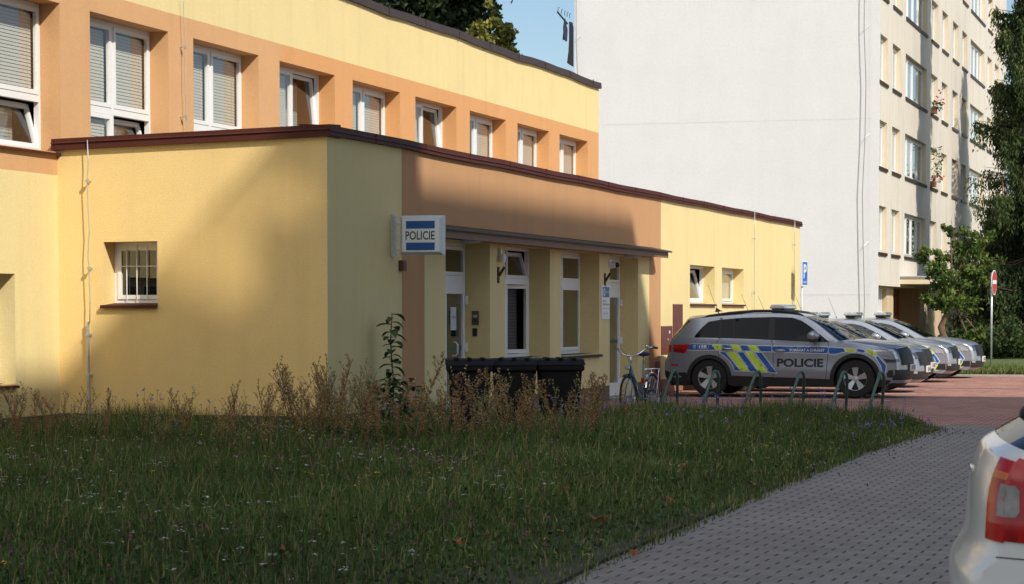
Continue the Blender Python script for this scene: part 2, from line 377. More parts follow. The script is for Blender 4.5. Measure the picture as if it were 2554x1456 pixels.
# ---- front wing
ZW = 3.81
f = lambda x, y: hitx(x, y, B_F).y
yb0, yb1 = f(1002,700), f(1058.5,800)            # brown band starts / first pier
y5 = f(1618.5,800); y6 = f(1647.5,620)
zcan = 2.64
ops = [(f(1111,800), f(1221.6,800), .0, zcan, .46), (f(1259,800), f(1371,800), .86, zcan, .42),
       (f(1398.6,800), f(1494,800), .86, zcan, .42), (f(1520,850), f(1590.7,850), .0, zcan, .42)]
rw = [(hitx(1720,700,B_F).y, hitx(1782,700,B_F).y, 1.79, 2.57, .32), (hitx(1799.8,700,B_F).y, hitx(1854.6,700,B_F).y, 1.79, 2.57, .32)]
def mf2(u, v):
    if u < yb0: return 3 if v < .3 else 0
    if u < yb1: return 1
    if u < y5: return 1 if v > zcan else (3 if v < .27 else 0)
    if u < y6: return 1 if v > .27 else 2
    return 0 if v > .27 else 2
mb = MB(); holes_wall(mb, [A_C, yb0, yb1, y5, y6, A_END], [0,.27,.3,zcan,ZW], ops+rw, lambda u,v,d: (B_F-d,u,v), mf2, .3, None, lambda h: 0)
mb.quad((B_F,A_END,0),(B_U,A_END,0),(B_U,A_END,ZW),(B_F,A_END,ZW),0)
M['plinth_red'] = mat('red_brown_plinth', (.30,.13,.09), .9, var=.12, vscale=3, bump=.2)  # same wall base in the sun: sunlight painted into the colour
S(mb, 'front_wall', [M['yellow'], M['brown_wall'], M['plinth_red'], M['plinth']])
# ---- side wall of the wing (faces the viewer)
w0 = hity(258.5, 650, A_C).x; w1 = hity(392.5, 650, A_C).x
zs0 = hity(325, 757, A_C).z; zs1 = hity(325, 600, A_C).z
def topz(x): return ZW-.12*(B_F-x)/(B_F-B_U)
def sp(u, v, d):
    vv = v if v < 3 else topz(u)
    tilt = -.02*(B_F-u)/3.8*(v/2.0 if v < 3 else 0)
    return (u, A_C+d, vv+tilt)
mb = MB(); holes_wall(mb, [B_U, B_F], [0,.29,ZW], [(w0,w1,zs0,zs1,.36)], sp, lambda u,v: 1 if v < .29 else 0, .36, None, lambda h: 0)
S(mb, 'side_wall', [M['yellow_side'], M['plinth']])
S(MB().quad((B_U,A_C,3.6),(B_F,A_C,3.6),(B_F,A_END,3.6),(B_U,A_END,3.6)), 'wing_roof', M['roof'])
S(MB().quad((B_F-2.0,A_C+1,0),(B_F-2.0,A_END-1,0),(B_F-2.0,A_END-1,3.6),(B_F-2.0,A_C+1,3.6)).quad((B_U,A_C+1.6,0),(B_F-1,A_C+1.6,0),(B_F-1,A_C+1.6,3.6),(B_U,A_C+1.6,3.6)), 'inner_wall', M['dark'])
mb = MB(); pts = [(B_F, y, 3.93+.008*math.sin(y*1.3)) for y in np.linspace(A_C-.05, A_END+.05, 24)]
capstrip(mb, pts, .35, .05, .125)
capstrip(mb, [(x+.0, y, z-.055) for x,y,z in pts], .3, .062, .018)
for yy in np.arange(A_C+1.6, A_END, 2.0): mb.box(B_F+.05,B_F+.066,yy,yy+.025,3.81,3.93)
S(mb, 'parapet_cap', M['cap_red'])
mb = MB(); xs = np.linspace(B_U-.06, B_F+.05, 10)
capstrip(mb, [(x, A_C, topz(x)+.12+.02*(B_F-x)/3.8) for x in xs], .35, .05, .15, axis='x')
capstrip(mb, [(x, A_C, topz(x)+.075+.02*(B_F-x)/3.8) for x in xs], .3, .063, .018, axis='x')
S(mb, 'parapet_cap', M['cap_red'])
# ---- windows of the station
def pane_blind(fr, y0, y1, z0, z1, xp, blind=True, glass='glass', ztb=None):
    S(MB().quad((xp-.008,y0,z0),(xp-.008,y1,z0),(xp-.008,y1,z1),(xp-.008,y0,z1)), 'pane', M[glass], fr)
    if blind:
        b = MB(); z = z1-.02 if ztb is None else ztb
        while z > z0+.02:
            b.quad((xp-.075,y0+.01,z),(xp-.075,y1-.01,z),(xp-.066,y1-.01,z-.0455),(xp-.066,y0+.01,z-.0455)); z -= .046
        for yy in (y0+.12, y1-.12): b.box(xp-.058,xp-.056,yy,yy+.004,z0,z1)
        S(b, 'blind', M['blind'], fr)
def frame_bars(mb, y0, y1, z0, z1, xf, wdt, d=.07):
    mb.box(xf-d,xf,y0,y1,z0,z0+wdt); mb.box(xf-d,xf,y0,y1,z1-wdt,z1)
    mb.box(xf-d,xf,y0,y0+wdt,z0+wdt,z1-wdt); mb.box(xf-d,xf,y1-wdt,y1,z0+wdt,z1-wdt)
def tilt_sash(fr, y0, y1, z0, z1, xf, ang):
    """sash tilted inwards about its bottom edge"""
    mb = MB(); frame_bars(mb, y0, y1, z0, z1, xf, .055, .05)
    ca, sa = math.cos(ang), math.sin(ang)
    def rt(p): x, y, z = p; dx, dz = x-xf, z-z0; return (xf+dx*ca-dz*sa, y, z0+dz*ca+dx*sa)
    mb.v = [rt(p) for p in mb.v]; S(mb, 'sash', M['white'], fr)
    g = MB().quad((xf-.03,y0+.05,z0+.05),(xf-.03,y1-.05,z0+.05),(xf-.03,y1-.05,z1-.05),(xf-.03,y0+.05,z1-.05)); g.v = [rt(p) for p in g.v]; S(g, 'pane', M['glass'], fr)
def station_window(h, Bx, D, trans=None, tilt=(), blind=True, two=True, glass='glass', split=.5):
    y0, y1, z0, z1 = h[:4]; xf = Bx-D+.06
    mb = MB(); frame_bars(mb, y0+.003, y1-.003, z0+.01, z1-.003, xf, .05)
    ym = y0+(y1-y0)*split
    cols = [(y0+.053, ym-.035), (ym+.035, y1-.053)] if two else [(y0+.053, y1-.053)]
    if two: mb.box(xf-.07,xf+.004,ym-.035,ym+.035,z0+.062,z1-.055)
    rows = [(z0+.06, z1-.053)]
    if trans: mb.box(xf-.07,xf+.006,y0+.053,y1-.053,trans-.045,trans+.045); rows = [(z0+.06,trans-.045),(trans+.045,z1-.053)]
    cells = [(c, r, (i,j)) for i,c in enumerate(cols) for j,r in enumerate(rows)]
    for c, r, ij in cells:
        if ij not in tilt: frame_bars(mb, c[0]+.004, c[1]-.004, r[0]+.004, r[1]-.004, xf+.014, .06, .05)
    fr = S(mb, 'window', M['white'])
    for c, r, ij in cells:
        if ij in tilt: tilt_sash(fr, c[0], c[1], r[0], r[1], xf, R(5 if r[1]-r[0] > .8 else 15))
        pane_b = blind
        if ij not in tilt: pane_blind(fr, c[0]+.06, c[1]-.06, r[0]+.06, r[1]-.06, xf, pane_b, glass)
        elif pane_b: pane_blind(fr, c[0]+.06, c[1]-.06, r[0]+.06, r[1]-.06, xf-.28, True, 'glass')
    sl_ = MB().prism([(xf-.0,z0+.012),(Bx+.055,z0-.018),(Bx+.055,z0-.05),(Bx+.001,z0-.04),(Bx+.001,z0-.02),(xf,z0-.0)], 1, y0+.002, y1-.002)
    S(sl_, 'sill', M['cap_red'], fr)
    return fr
for i, h in enumerate(UP):
    t = {2:((0,0),(1,0)), 3:((1,0),), 5:((1,1),), 7:((1,1),)}.get(i, ())
    station_window(h, B_U, .35, trans=4.36, tilt=t)
for h in LOW: station_window(h, B_U, .35, blind=False, glass='glass_dark')
station_window(rw[0], B_F, .32, two=False, tilt=((0,0),))
station_window(rw[1], B_F, .32, two=False)
# windows under the canopy
def tall_window(h, openleaf=False):
    y0, y1, z0, z1 = h[:4]; xf = B_F-h[4]+.06
    mb = MB(); frame_bars(mb, y0+.003, y1-.003, z0+.01, z1-.003, xf, .05)
    mb.box(xf-.07,xf+.008,y0+.05,y1-.05,2.04,2.13)
    ym = (y0+y1)/2; mb.box(xf-.07,xf+.004,ym-.03,ym+.03,z0+.06,2.04); mb.box(xf-.07,xf+.004,ym-.03,ym+.03,2.13,z1-.055)
    cols = [(y0+.055,ym-.03),(ym+.03,y1-.055)]
    for c in cols:
        if not openleaf: frame_bars(mb, c[0], c[1], z0+.065, 2.038, xf+.014, .065, .05); frame_bars(mb, c[0], c[1], 2.132, z1-.058, xf+.014, .05, .05)
    fr = S(mb, 'window', M['white'])
    for c in cols:
        if openleaf:
            tilt_sash(fr, c[0], c[1], 2.135, z1-.06, xf, R(16))
            # leaf swung a little inwards about its far edge
            lf = MB(); frame_bars(lf, c[0], c[1], z0+.065, 2.038, xf, .065, .05)
            a = R(14); pv = c[1]
            lf.v = [(xf+(x-xf)*math.cos(a)-(pv-y)*math.sin(a), pv-(pv-y)*math.cos(a)-(x-xf)*math.sin(a), z) for x,y,z in lf.v]
            S(lf, 'sash', M['white'], fr)
        else:
            S(MB().box(xf-.012,xf-.004,c[0]+.06,c[1]-.06,2.16,z1-.1), 'pane', M['glass_dark'], fr)
            S(MB().box(xf-.012,xf-.004,c[0]+.06,c[1]-.06,z0+.12,1.98), 'pane', M['glass_dark'], fr)
        b = MB(); z = 1.98
        while z > z0+.1: b.quad((xf-.20,c[0]+.02,z),(xf-.20,c[1]-.02,z),(xf-.185,c[1]-.02,z-.017),(xf-.185,c[0]+.02,z-.017)); z -= .024
        S(b, 'blind', mat('grey_blind', (.16,.15,.14), .7) if 'gb' not in M else M['gb'], fr)
    return fr
M['gb'] = mat('grey_blind', (.16,.15,.14), .7)
tall_window(ops[1], True); tall_window(ops[2])
sy0, sy1 = ops[1][0]-.02, ops[2][1]+.05
for o_ in (ops[1], ops[2]): S(MB().prism([(B_F-.36,.872),(B_F+.07,.85),(B_F+.07,.805),(B_F+.003,.815),(B_F-.36,.84)], 1, o_[0]+.003, o_[1]-.003), 'sill', M['cap_dark'])
# entrance doors
def entrance(h, paper):
    y0, y1, z0, z1 = h[:4]; xf = B_F-h[4]+.06
    mb = MB()
    mb.box(xf-.07,xf,y0+.003,y0+.06,0.02,z1-.003); mb.box(xf-.07,xf,y1-.06,y1-.003,0.02,z1-.003); mb.box(xf-.07,xf,y0+.06,y1-.06,z1-.06,z1-.003)
    mb.box(xf-.07,xf+.004,y0+.06,y1-.06,2.03,2.14)
    frame_bars(mb, y0+.065, y1-.065, 2.145, z1-.065, xf+.012, .05, .05)
    d = S(mb, 'door', M['white'])
    dl = y1-.06-.98; side = MB()
    if dl > y0+.15: frame_bars(side, y0+.062, dl-.01, .03, 2.028, xf-.005, .055, .05)
    lf = MB(); 
    for a, b, c, e in ((dl,y1-.062,.03,.27),(dl,y1-.062,1.88,2.028),(dl,dl+.10,.27,1.88),(y1-.162,y1-.062,.27,1.88)): lf.box(xf-.055,xf+.02,a,b,c,e)
    leaf = S(lf, 'door_leaf', M['white'], d)
    if side.v: S(side, 'side_light', M['white'], d)
    S(MB().box(xf-.02,xf-.012,dl+.1,y1-.16,.27,1.88), 'pane', M['glass_dark'], d)
    S(MB().box(xf-.03,xf-.022,y0+.1,y1-.1,2.18,z1-.1), 'pane', M['glass_dark'], d)
    if dl > y0+.3: S(MB().box(xf-.03,xf-.022,y0+.1,dl-.06,.09,1.98), 'pane', M['glass_dark'], d)
    S(MB().box(xf-.011,xf-.006,dl+.1,y1-.16,1.02,1.09), 'green_stripe', mat('green_film', (.02,.10,.05), .4), d)
    hg = MB()
    for z in (.22, 1.0, 1.72): hg.box(xf+.02,xf+.055,y1-.11,y1-.012,z,z+.13); hg.box(xf+.02,xf+.065,y1-.075,y1-.045,z+.03,z+.10)
    S(hg, 'hinge', M['white'], d)
    if paper:
        hy = dl+.34
        S(MB().tube([(xf+.02,hy,1.15),(xf+.085,hy,1.15),(xf+.11,hy,1.11),(xf+.11,hy,.99),(xf+.085,hy,.95),(xf+.02,hy,.95)], .014, 8), 'handle', M['white'], d, smooth=True)
        S(MB().box(xf-.009,xf-.006,dl+.36,dl+.63,1.33,1.68), 'paper_notice', mat('paper', (.55,.60,.62), .7), d)
        vs, fs = text_fit('ZVONEK', dl+.40, dl+.59, 1.51, 1.54)
        S(MB().add([(xf-.004,a,b) for a,b in vs], fs), 'notice_lettering', M['ink'], d)
    return d
entrance(ops[0], True); entrance(ops[3], False)
for o_ in (ops[0], ops[3]): S(MB().box(B_F-.5,B_F+.35,o_[0],o_[1],-.02,.03), 'door_step', M['kerb'])
# canopy
cy0 = f(1058,800)-.35; cy1 = y6-.72
prof = [(B_F,2.84),(B_F+.36,2.775),(B_F+.36,2.76),(B_F,2.825)]
can = S(MB().prism([(B_F+.001,2.80),(B_F+.33,2.745),(B_F+.33,2.63),(B_F+.001,2.66)], 1, cy0+.03, cy1-.03), 'canopy', M['fascia'])
S(MB().prism([(B_F+.001,2.845),(B_F+.40,2.765),(B_F+.40,2.735),(B_F+.385,2.735),(B_F+.385,2.75),(B_F+.001,2.815)], 1, cy0, cy1), 'canopy_sheet', M['cap_dark'], can)
for yy in (f(1151,620), f(1560,640)):
    S(MB().lathe([(.001,2.60),(.08,2.595),(.14,2.61),(.16,2.64),(.16,2.66)], (B_F+.13,yy,0), 'z', 20), 'canopy_lamp', mat('milky_glass', (.5,.5,.47), .3), can, smooth=True)
# fittings on the piers
def flag_holder(y, z):
    mb = MB().box(B_F+.001,B_F+.02,y-.035,y+.035,z-.13,z+.12); mb.tube([(B_F+.02,y,z-.02),(B_F+.10,y+.03,z+.12)], .022, 10)
    for dz in (-.11,.11): mb.box(B_F+.02,B_F+.028,y-.02,y-.005,z+dz,z+dz+.015)
    S(mb, 'flag_holder', M['cap_dark'])
flag_holder(f(1241,686), hitx(1241,686,B_F).z); flag_holder(f(1507,699), hitx(1507,699,B_F).z)
p = hitx(1242,640,B_F)
S(MB().box(B_F+.001,B_F+.05,p.y-.02,p.y+.02,p.z-.0,p.z+.12).lathe([(.001,-.10),(.045,-.095),(.055,-.02),(.055,.03),(.001,.04)], (B_F+.07,p.y,p.z), 'z', 14), 'motion_sensor', M['signwhite'], smooth=40)
p = hitx(1519,662,B_F)
cm = S(MB().box(B_F+.001,B_F+.03,p.y-.06,p.y+.06,p.z-.07,p.z+.09).lathe([(.001,.1),(.04,.09),(.06,.05),(.06,-.01),(.001,-.01)], (B_F+.04,p.y,p.z), 'x', 16), 'camera_housing', M['signwhite'], smooth=40)
S(MB().lathe([(.001,.155),(.03,.145),(.045,.115),(.045,.09)], (B_F+.04,p.y,p.z), 'x', 16), 'camera_dome', mat('smoked_dome', (.02,.02,.025), .08), cm, smooth=True)
# plaques
def plaque(y0, y1, z0, z1): return S(MB().box(B_F+.004,B_F+.02,y0,y1,z0,z1), 'plaque', M['signwhite'])
q0 = f(1497.7,740); q1 = f(1517.7,740); zz = lambda x, y: hitx(x,y,B_F).z
za, zb_, zc = zz(1507,712.5), zz(1507,767), zz(1507,794)
pl = plaque(q0, q1, zb_, za); pw = q1-q0; ph = za-zb_
S(MB().box(B_F+.021,B_F+.023,q0+pw*.12,q1-pw*.08,zb_+ph*.50,za-ph*.08), 'blue_panel', M['signblue'], pl)
em = MB(); cy_, cz_ = q0+pw*.30, zb_+ph*.71
pts8 = []
for i in range(16):
    r_ = (.10 if i % 2 else .135)*1.0; a_ = math.pi*i/8; pts8.append((cy_+r_*.8*math.sin(a_)*pw*1.05, cz_+r_*math.cos(a_)*pw*1.05*.9))
em.prism(pts8, 0, B_F+.0235, B_F+.0245)
S(em, 'emblem', M['signwhite'], pl)
S(MB().lathe([(.001,.0258),(pw*.045,.0258),(pw*.045,.0250)], (B_F,cy_,cz_), 'x', 14), 'emblem_centre', M['signblue'], pl)
def lett(s, y0, y1, z0, z1, m, parent, bold=.0, x=B_F+.0245):
    vs, fs = text_fit(s, y0, y1, z0, z1, bold); S(MB().add([(x,a,b) for a,b in vs], fs), 'lettering', m, parent)
lett('POMÁHAT A CHRÁNIT', q0+pw*.46, q1-pw*.14, cz_-.008, cz_+.014, M['signwhite'], pl)
lett('POLICIE', q0+pw*.1, q0+pw*.46, zb_+ph*.28, zb_+ph*.36, M['ink'], pl, .01)
lett('ČESKÉ REPUBLIKY', q0+pw*.1, q1-pw*.1, zb_+ph*.13, zb_+ph*.235, M['ink'], pl, .01)
pl = plaque(q0, q1, zc, zb_-.012)
lett('Obvodní oddělení', q0+pw*.12, q1-pw*.22, (zc+zb_)/2-.008, (zc+zb_)/2+.018, M['ink'], pl)
# intercom and card reader on the reveal of the first entrance
yr = ops[0][1]-.002; px = lambda x, y: hity(x,y,yr)
a_, b_ = px(1177.7,774), px(1194,809)
S(MB().box(a_.x,b_.x,yr-.03,yr,b_.z,a_.z).box(a_.x+.02,b_.x-.02,yr-.034,yr-.03,a_.z-.10,a_.z-.06,1).box(a_.x+.035,b_.x-.035,yr-.034,yr-.03,b_.z+.05,b_.z+.09,2), 'intercom', [mat('bronze_metal',(.13,.10,.085),.4,.5), M['steel'], M['ink']])
a_, b_ = px(1179,817), px(1190,837)
S(MB().box(a_.x,b_.x,yr-.03,yr,b_.z,a_.z), 'card_reader', M['black'], bevel=.006)
# small siren box left of the brown band
a_ = hitx(993.5,650,B_F); b_ = hitx(1003.5,677,B_F)
S(MB().box(B_F+.002,B_F+.06,a_.y,b_.y,b_.z,a_.z).box(B_F+.06,B_F+.064,a_.y+.02,b_.y-.02,b_.z+.02,a_.z-.02), 'siren_box', M['box_brown'], bevel=.006)
# electrical cabinets on the front wall
for (x0,y0_,x1,y1_,nm) in ((1677,757,1699.5,846,'cabinet_door'),(1647.5,812,1673.5,880,'cabinet_door'),(1634,900,1643,972,'cable_cover')):
    a_ = hitx(x0,y0_,B_F); b_ = hitx(x1,y1_,B_F)
    mb = MB().box(B_F+.002,B_F+.022,a_.y,b_.y,max(b_.z,.02),a_.z)
    cd = S(mb, nm, M['box_brown'])
    if x0 == 1647.5: S(MB().box(B_F+.0225,B_F+.025,a_.y+(b_.y-a_.y)*.68,a_.y+(b_.y-a_.y)*.78,a_.z-.15,a_.z-.09).lathe([(.001,.026),(.02,.026),(.02,.022)],(B_F,a_.y+(b_.y-a_.y)*.58,a_.z-.27),'x',10), 'sticker', M['signwhite'], cd)
# lightning conductors
def conductor(pts, clamps, out=(1,0), r=.006):
    mb = MB(); mb.tube(pts, r, 6)
    c = S(mb, 'lightning_conductor', M['steel'], smooth=True)
    for p in clamps:
        x, y, z = p; k = MB().tube([(x,y,z),(x-out[0]*.09,y-out[1]*.09,z)], .009, 6); k.box(x-.02,x+.02,y-.02,y+.02,z-.02,z+.02)
        S(k, 'clamp', M['steel'], c)
def wob(p0, p1, n=9, amp=.012, ax=1):
    out = []
    for i in range(n):
        t = i/(n-1); q = [p0[j]+(p1[j]-p0[j])*t for j in range(3)]
        if 0 < i < n-1: q[ax] += amp*math.sin(i*2.1)
        out.append(tuple(q))
    return out
yv = hitx(461,200,B_U+.08).y
conductor(wob((B_U+.08,yv-.06,7.0),(B_U+.08,yv+.05,3.8)), [(B_U+.08,hitx(461,118,B_U+.08).y,hitx(461,118,B_U+.08).z),(B_U+.08,hitx(462,292,B_U+.08).y,hitx(462,292,B_U+.08).z)])
for xx in (1881, 1981):
    yv = hitx(xx,640,B_F+.07).y
    conductor(wob((B_F+.07,yv,3.98),(B_F+.07,yv+.03,.3)), [(B_F+.07,yv+.01,zq) for zq in (3.3,2.05,.9)], r=.008)
xv = hity(219,500,A_C-.09).x; zt_ = hity(219,350,A_C-.09).z; z8 = hity(221,805,A_C-.09).z
conductor(wob((xv,A_C-.09,zt_),(xv+.01,A_C-.09,z8), ax=0), [(xv,A_C-.09,hity(222,452,A_C-.09).z),(xv+.01,A_C-.09,hity(223,670,A_C-.09).z)], out=(0,-1), r=.007)
xq = hity(220,900,A_C-.06).x
S(MB().tube([(xq,A_C-.06,0),(xq,A_C-.06,z8+.02)], .019, 10).box(xq-.03,xq+.03,A_C-.08,A_C,z8-.16,z8-.13).box(xq-.035,xq+.035,A_C-.085,A_C,.78,.80), 'conductor_guard_pipe', M['steel'], smooth=40)
# barred window in the side wall
wy = A_C+.36; z0, z1 = zs0, zs1
sw = MB(); 
def fb(mb, x0, x1, z0, z1, yf, w_, d=.06): mb.box(x0,x1,yf,yf+d,z0,z0+w_); mb.box(x0,x1,yf,yf+d,z1-w_,z1); mb.box(x0,x0+w_,yf,yf+d,z0+w_,z1-w_); mb.box(x1-w_,x1,yf,yf+d,z0+w_,z1-w_)
fb(sw, w0+.003, w1-.003+.1, z0+.01, z1-.02, wy-.06, .05); fb(sw, w0+.055, w1-.055+.1, z0+.065, z1-.07, wy-.075, .055, .05)
fr = S(sw, 'window', M['white'])
S(MB().box(w0+.1,w1-.0,wy-.05,wy-.044,z0+.1,z1-.11), 'pane', M['glass_dark'], fr)
gr = MB()
for i in range(5): xg = w0+.19+i*.145; gr.tube([(xg,wy-.085,z0+.05),(xg,wy-.085,z1-.06)], .007, 6)
for zg in (z0+.48,): gr.tube([(w0+.08,wy-.085,zg),(w1-.01,wy-.085,zg)], .006, 6)
S(gr, 'security_bars', M['white'], fr)
S(MB().prism([(A_C-.06,z0-.015),(wy-.06,z0+.015),(wy-.06,z0),(A_C-.002,z0-.03),(A_C-.06,z0-.055)], 0, w0-.03, w1+.0), 'sill', M['cap_red'], fr)
# ================================================================ POLICE SIGN
sb = hitx(976,590,B_F)
sg = empty('police_sign', (B_F, sb.y, 2.9), 0, 'square illuminated box sign reading POLICIE, projecting from the wall corner side', 'sign')
s0 = hity(1001.5, 590, sb.y); s1 = hity(1100, 585, sb.y-.13)
zt0, zb0 = hity(1001.5,538.6,sb.y-.1).z, hity(1001.5,636.5,sb.y-.1).z
X0, X1 = s0.x-B_F, s1.x-B_F; Zt, Zb = zt0-2.9, zb0-2.9; T = .085
MB().box(.002,.03,-.035,.035,Zb-.02,Zt+.02).box(.03,.07,-.02,.02,Zb+.0,Zt-.0).build('bracket', M['steel'], sg)
MB().tube([(.05,0,Zt-.10),(X0+.02,0,Zt-.10)],.012,8).tube([(.05,0,Zb+.08),(X0+.02,0,Zb+.08)],.012,8).build('arm', M['signwhite'], sg, smooth=True)
bx = MB()
e = .035
ring = lambda y, k: [(X0+k,y,Zb+k),(X1-k,y,Zb+k),(X1-k,y,Zt-k),(X0+k,y,Zt-k)]
vs = ring(-T,e)+ring(-T+.04,0)+ring(T-.04,0)+ring(T,e)
fs = [(4*i+k,4*i+(k+1)%4,4*i+4+(k+1)%4,4*i+4+k) for i in range(3) for k in range(4)]+[(0,1,2,3),(12,13,14,15)]
bx.add(vs, fs).build('case', mat('pale_grey_aluminium',(.55,.60,.64),.4,.2), sg)
MB().box(X0+e+.006,X1-e-.006,-T-.004,-T+.001,Zb+e+.006,Zt-e-.006).build('panel', M['signwhite'], sg)
W_ = X1-X0; H_ = Zt-Zb; yy = -T-.0065
bl = MB()
for za_, zb2 in ((.86,.665),(.31,.115)): bl.box(X0+W_*.155,X1-W_*.175,yy,yy+.002,Zb+H_*zb2,Zb+H_*za_)
bl.build('blue_bar', M['signblue'], sg)
vs, fs = text_fit('POLICIE', X0+W_*.145, X1-W_*.175, Zb+H_*.38, Zb+H_*.60, .012)
MB().add([(a,yy,b) for a,b in vs], fs).build('lettering', M['ink'], sg)
# ================================================================ APARTMENT BLOCK
T0 = at(2187, 700, 77.0); TX, TY = T0.x, T0.y
tl = hity(1432.5, 300, TY); GX = tl.x
tw = empty('apartment_block', (TX-5, TY+20, 0), 0, 'tall apartment block with pale grey blank gable and beige window front', 'apartment block')
TO = Vector((TX-5, TY+20, 0))
def Tb(mb, name, mats, parent=None, **k):
    mb.v = [(x-TO.x, y-TO.y, z) for x,y,z in mb.v]; return mb.build(name, mats, parent or tw, **k)
TH = 23.0
TL = hitx(2509, 60, TX).y
tx = lambda x, y: hitx(x, y, TX).y
colsD = [(2192.3,2213.3,120),(2225.8,2246,140),(2258,2310.6,190),(2320.7,2337.6,260),(2347.5,2362,280),(2373.7,2388,310),(2397,2409.5,330),(2417.6,2452,370),(2459.7,2470.9,400)]
tc_ = []
for a, b, yy in colsD:
    tc_.append((tx(a,yy), tx(b,yy)))
lastp = tc_[-1]; tc_.append((lastp[0]+3.4, lastp[1]+3.4))
rows = [(5.06-1.53+2.79*k, 5.06+2.79*k) for k in range(6)]
th = [(a, b, r[0], r[1]) for r in rows for a, b in tc_]
mb = MB()
holes_wall(mb, [TY+.15,TL], [2.45,TH], th, lambda u,v,d: (TX-d,u,v), lambda u,v: 0, .21, None, lambda h: 1)
M['reveal'] = mat('cream_reveal', (.66,.56,.41), .95, var=.05)
Tb(mb, 'facade_wall', [M['tower'], M['reveal']])
mb = MB().quad((TX,TY,0),(GX,TY,0),(GX,TY,TH),(TX,TY,TH)).quad((GX,TY,0),(GX,TL,0),(GX,TL,TH),(GX,TY,TH)).quad((TX,TL,0),(GX,TL,0),(GX,TL,TH),(TX,TL,TH))
mb.box(TX-.3,TX+.02,TY-.004,TY+.15,0,TH)
Tb(mb, 'gable_wall', M['gable'])
# expansion joints on the gable
z1_ = hity(1800, 735, TY).z
jt = MB()
for zz_ in (z1_,z1_+5.7,z1_+11.3): jt.box(GX+.2,TX-.2,TY-.004,TY-.001,zz_,zz_+(.012 if zz_ == z1_ else .005))
pass
Tb(jt, 'gable_joint', mat('joint_shadow_grey',(.5,.48,.46),.9))
# flat roof
Tb(MB().box(GX-.1,TX+.1,TY-.1,TL+.1,TH,TH+.25), 'roof', M['cap_dark'])
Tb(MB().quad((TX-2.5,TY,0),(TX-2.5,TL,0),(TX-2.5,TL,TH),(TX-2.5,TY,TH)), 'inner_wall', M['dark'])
M['curtain'] = mat('net_curtain', (.45,.44,.42), .8, var=.2, vscale=8)
def twin(w_, n):
    """window local: origin at bottom near corner on the facade plane"""
    mb = MB(); xf = -.15; h = 1.53
    mb.box(xf-.06,xf,.01,w_-.01,.02,.08); mb.box(xf-.06,xf,.01,w_-.01,h-.08,h-.01)
    for i in range(n+1):
        c = .01+(w_-.02-.07)*i/n; mb.box(xf-.06,xf+.002,c,c+.07,.08,h-.08)
    for i in range(n):
        c = .01+(w_-.02-.07)*i/n+.07; e = .01+(w_-.02-.07)*(i+1)/n
        mb.box(xf-.05,xf+.012,c+.003,c+.05,.085,h-.085); mb.box(xf-.05,xf+.012,e-.05,e-.003,.085,h-.085)
        mb.box(xf-.05,xf+.012,c+.05,e-.05,.085,.14); mb.box(xf-.05,xf+.012,c+.05,e-.05,h-.14,h-.085)
    w = mb.build('window', M['white'], tw)
    MB().box(xf-.03,xf-.024,.05,w_-.05,.1,h-.1).build('pane', M['glass'], w)
    cur = MB(); nn = max(8, int(w_*7)); 
    for i in range(nn):
        ya, yb_ = .06+(w_-.12)*i/nn, .06+(w_-.12)*(i+1)/nn
        if (i*7) % 11 < 7: cur.quad((xf-.14-(i%2)*.03,ya,.1),(xf-.11-(i%2)*.03,yb_,.1),(xf-.11-(i%2)*.03,yb_,h-.12),(xf-.14-(i%2)*.03,ya,h-.12))
    cur.build('curtain', M['curtain'], w)
    MB().prism([(xf,.03),(.05,.005),(.05,-.10),(.002,-.10),(.002,-.02),(xf,0)], 1, -.04, w_+.04).build('sill', M['sill_dark'], w)
    return w
protos = {}
for (a, b, z0, z1) in th:
    n = 4 if b-a > 4 else 2; key = n
    if key not in protos: protos[key] = (twin(b-a, n), b-a); o, wr = protos[key]
    else: o = copy_tree(protos[key][0], tw); wr = protos[key][1]
    o.location = (TX-TO.x, a-TO.y, z0); o.scale = (1, (b-a)/wr, 1)
# ground floor set back, with barred window and entrance porch
gf = MB(); pa, pb = tx(2247,780), tx(2312,780); wa, wb = tx(2189,750), tx(2231,750)
holes_wall(gf, [TY+.15,TL], [0,2.45], [(wa,wb,1.55,2.38,.2),(pa,pb,0,2.449,.9)], lambda u,v,d: (TX-.28-d,u,v), lambda u,v: 0, .2, None, lambda h: 0)
gf.quad((TX,TY+.15,2.45),(TX-.28,TY+.15,2.45),(TX-.28,TL,2.45),(TX,TL,2.45),0)
Tb(gf, 'ground_floor_wall', M['tower_low'])
gw = MB()
for i in range(9): yy = wa+(wb-wa)*(i+.2)/9; gw.box(TX-.46,TX-.42,yy,yy+(wb-wa)*.05,1.58,2.36)
gw.box(TX-.47,TX-.41,wa,wb,1.55,1.62).box(TX-.47,TX-.41,wa,wb,2.32,2.38)
gw = Tb(gw, 'window_grille', M['white'])
Tb(MB().prism([(TX-.4,1.56),(TX-.2,1.54),(TX-.2,1.47),(TX-.26,1.47),(TX-.27,1.54),(TX-.4,1.54)],1,wa-.1,wb+.1), 'sill', M['sill_dark'], gw)
Tb(MB().box(TX-.55,TX-.50,wa,wb,1.55,2.38), 'pane', M['glass_dark'], gw)
dr = Tb(MB().box(TX-1.15,TX-1.05,pa,pb,0,1.35).box(TX-1.15,TX-1.05,pa,pa+.2,1.35,2.4).box(TX-1.15,TX-1.05,pb-.2,pb,1.35,2.4).box(TX-1.05,TX-1.02,(pa+pb)/2-.03,(pa+pb)/2+.03,0,1.35).box(TX-1.15,TX-1.05,pa,pb,1.35,1.45), 'entrance_door', M['door_brown'])
Tb(MB().box(TX-1.11,TX-1.09,pa+.2,pb-.2,1.45,2.4), 'pane', M['glass_dark'], dr)
Tb(MB().box(TX-.3,TX+1.5,pa-.4,pb+.4,2.55,2.78), 'porch_roof', M['reveal'])
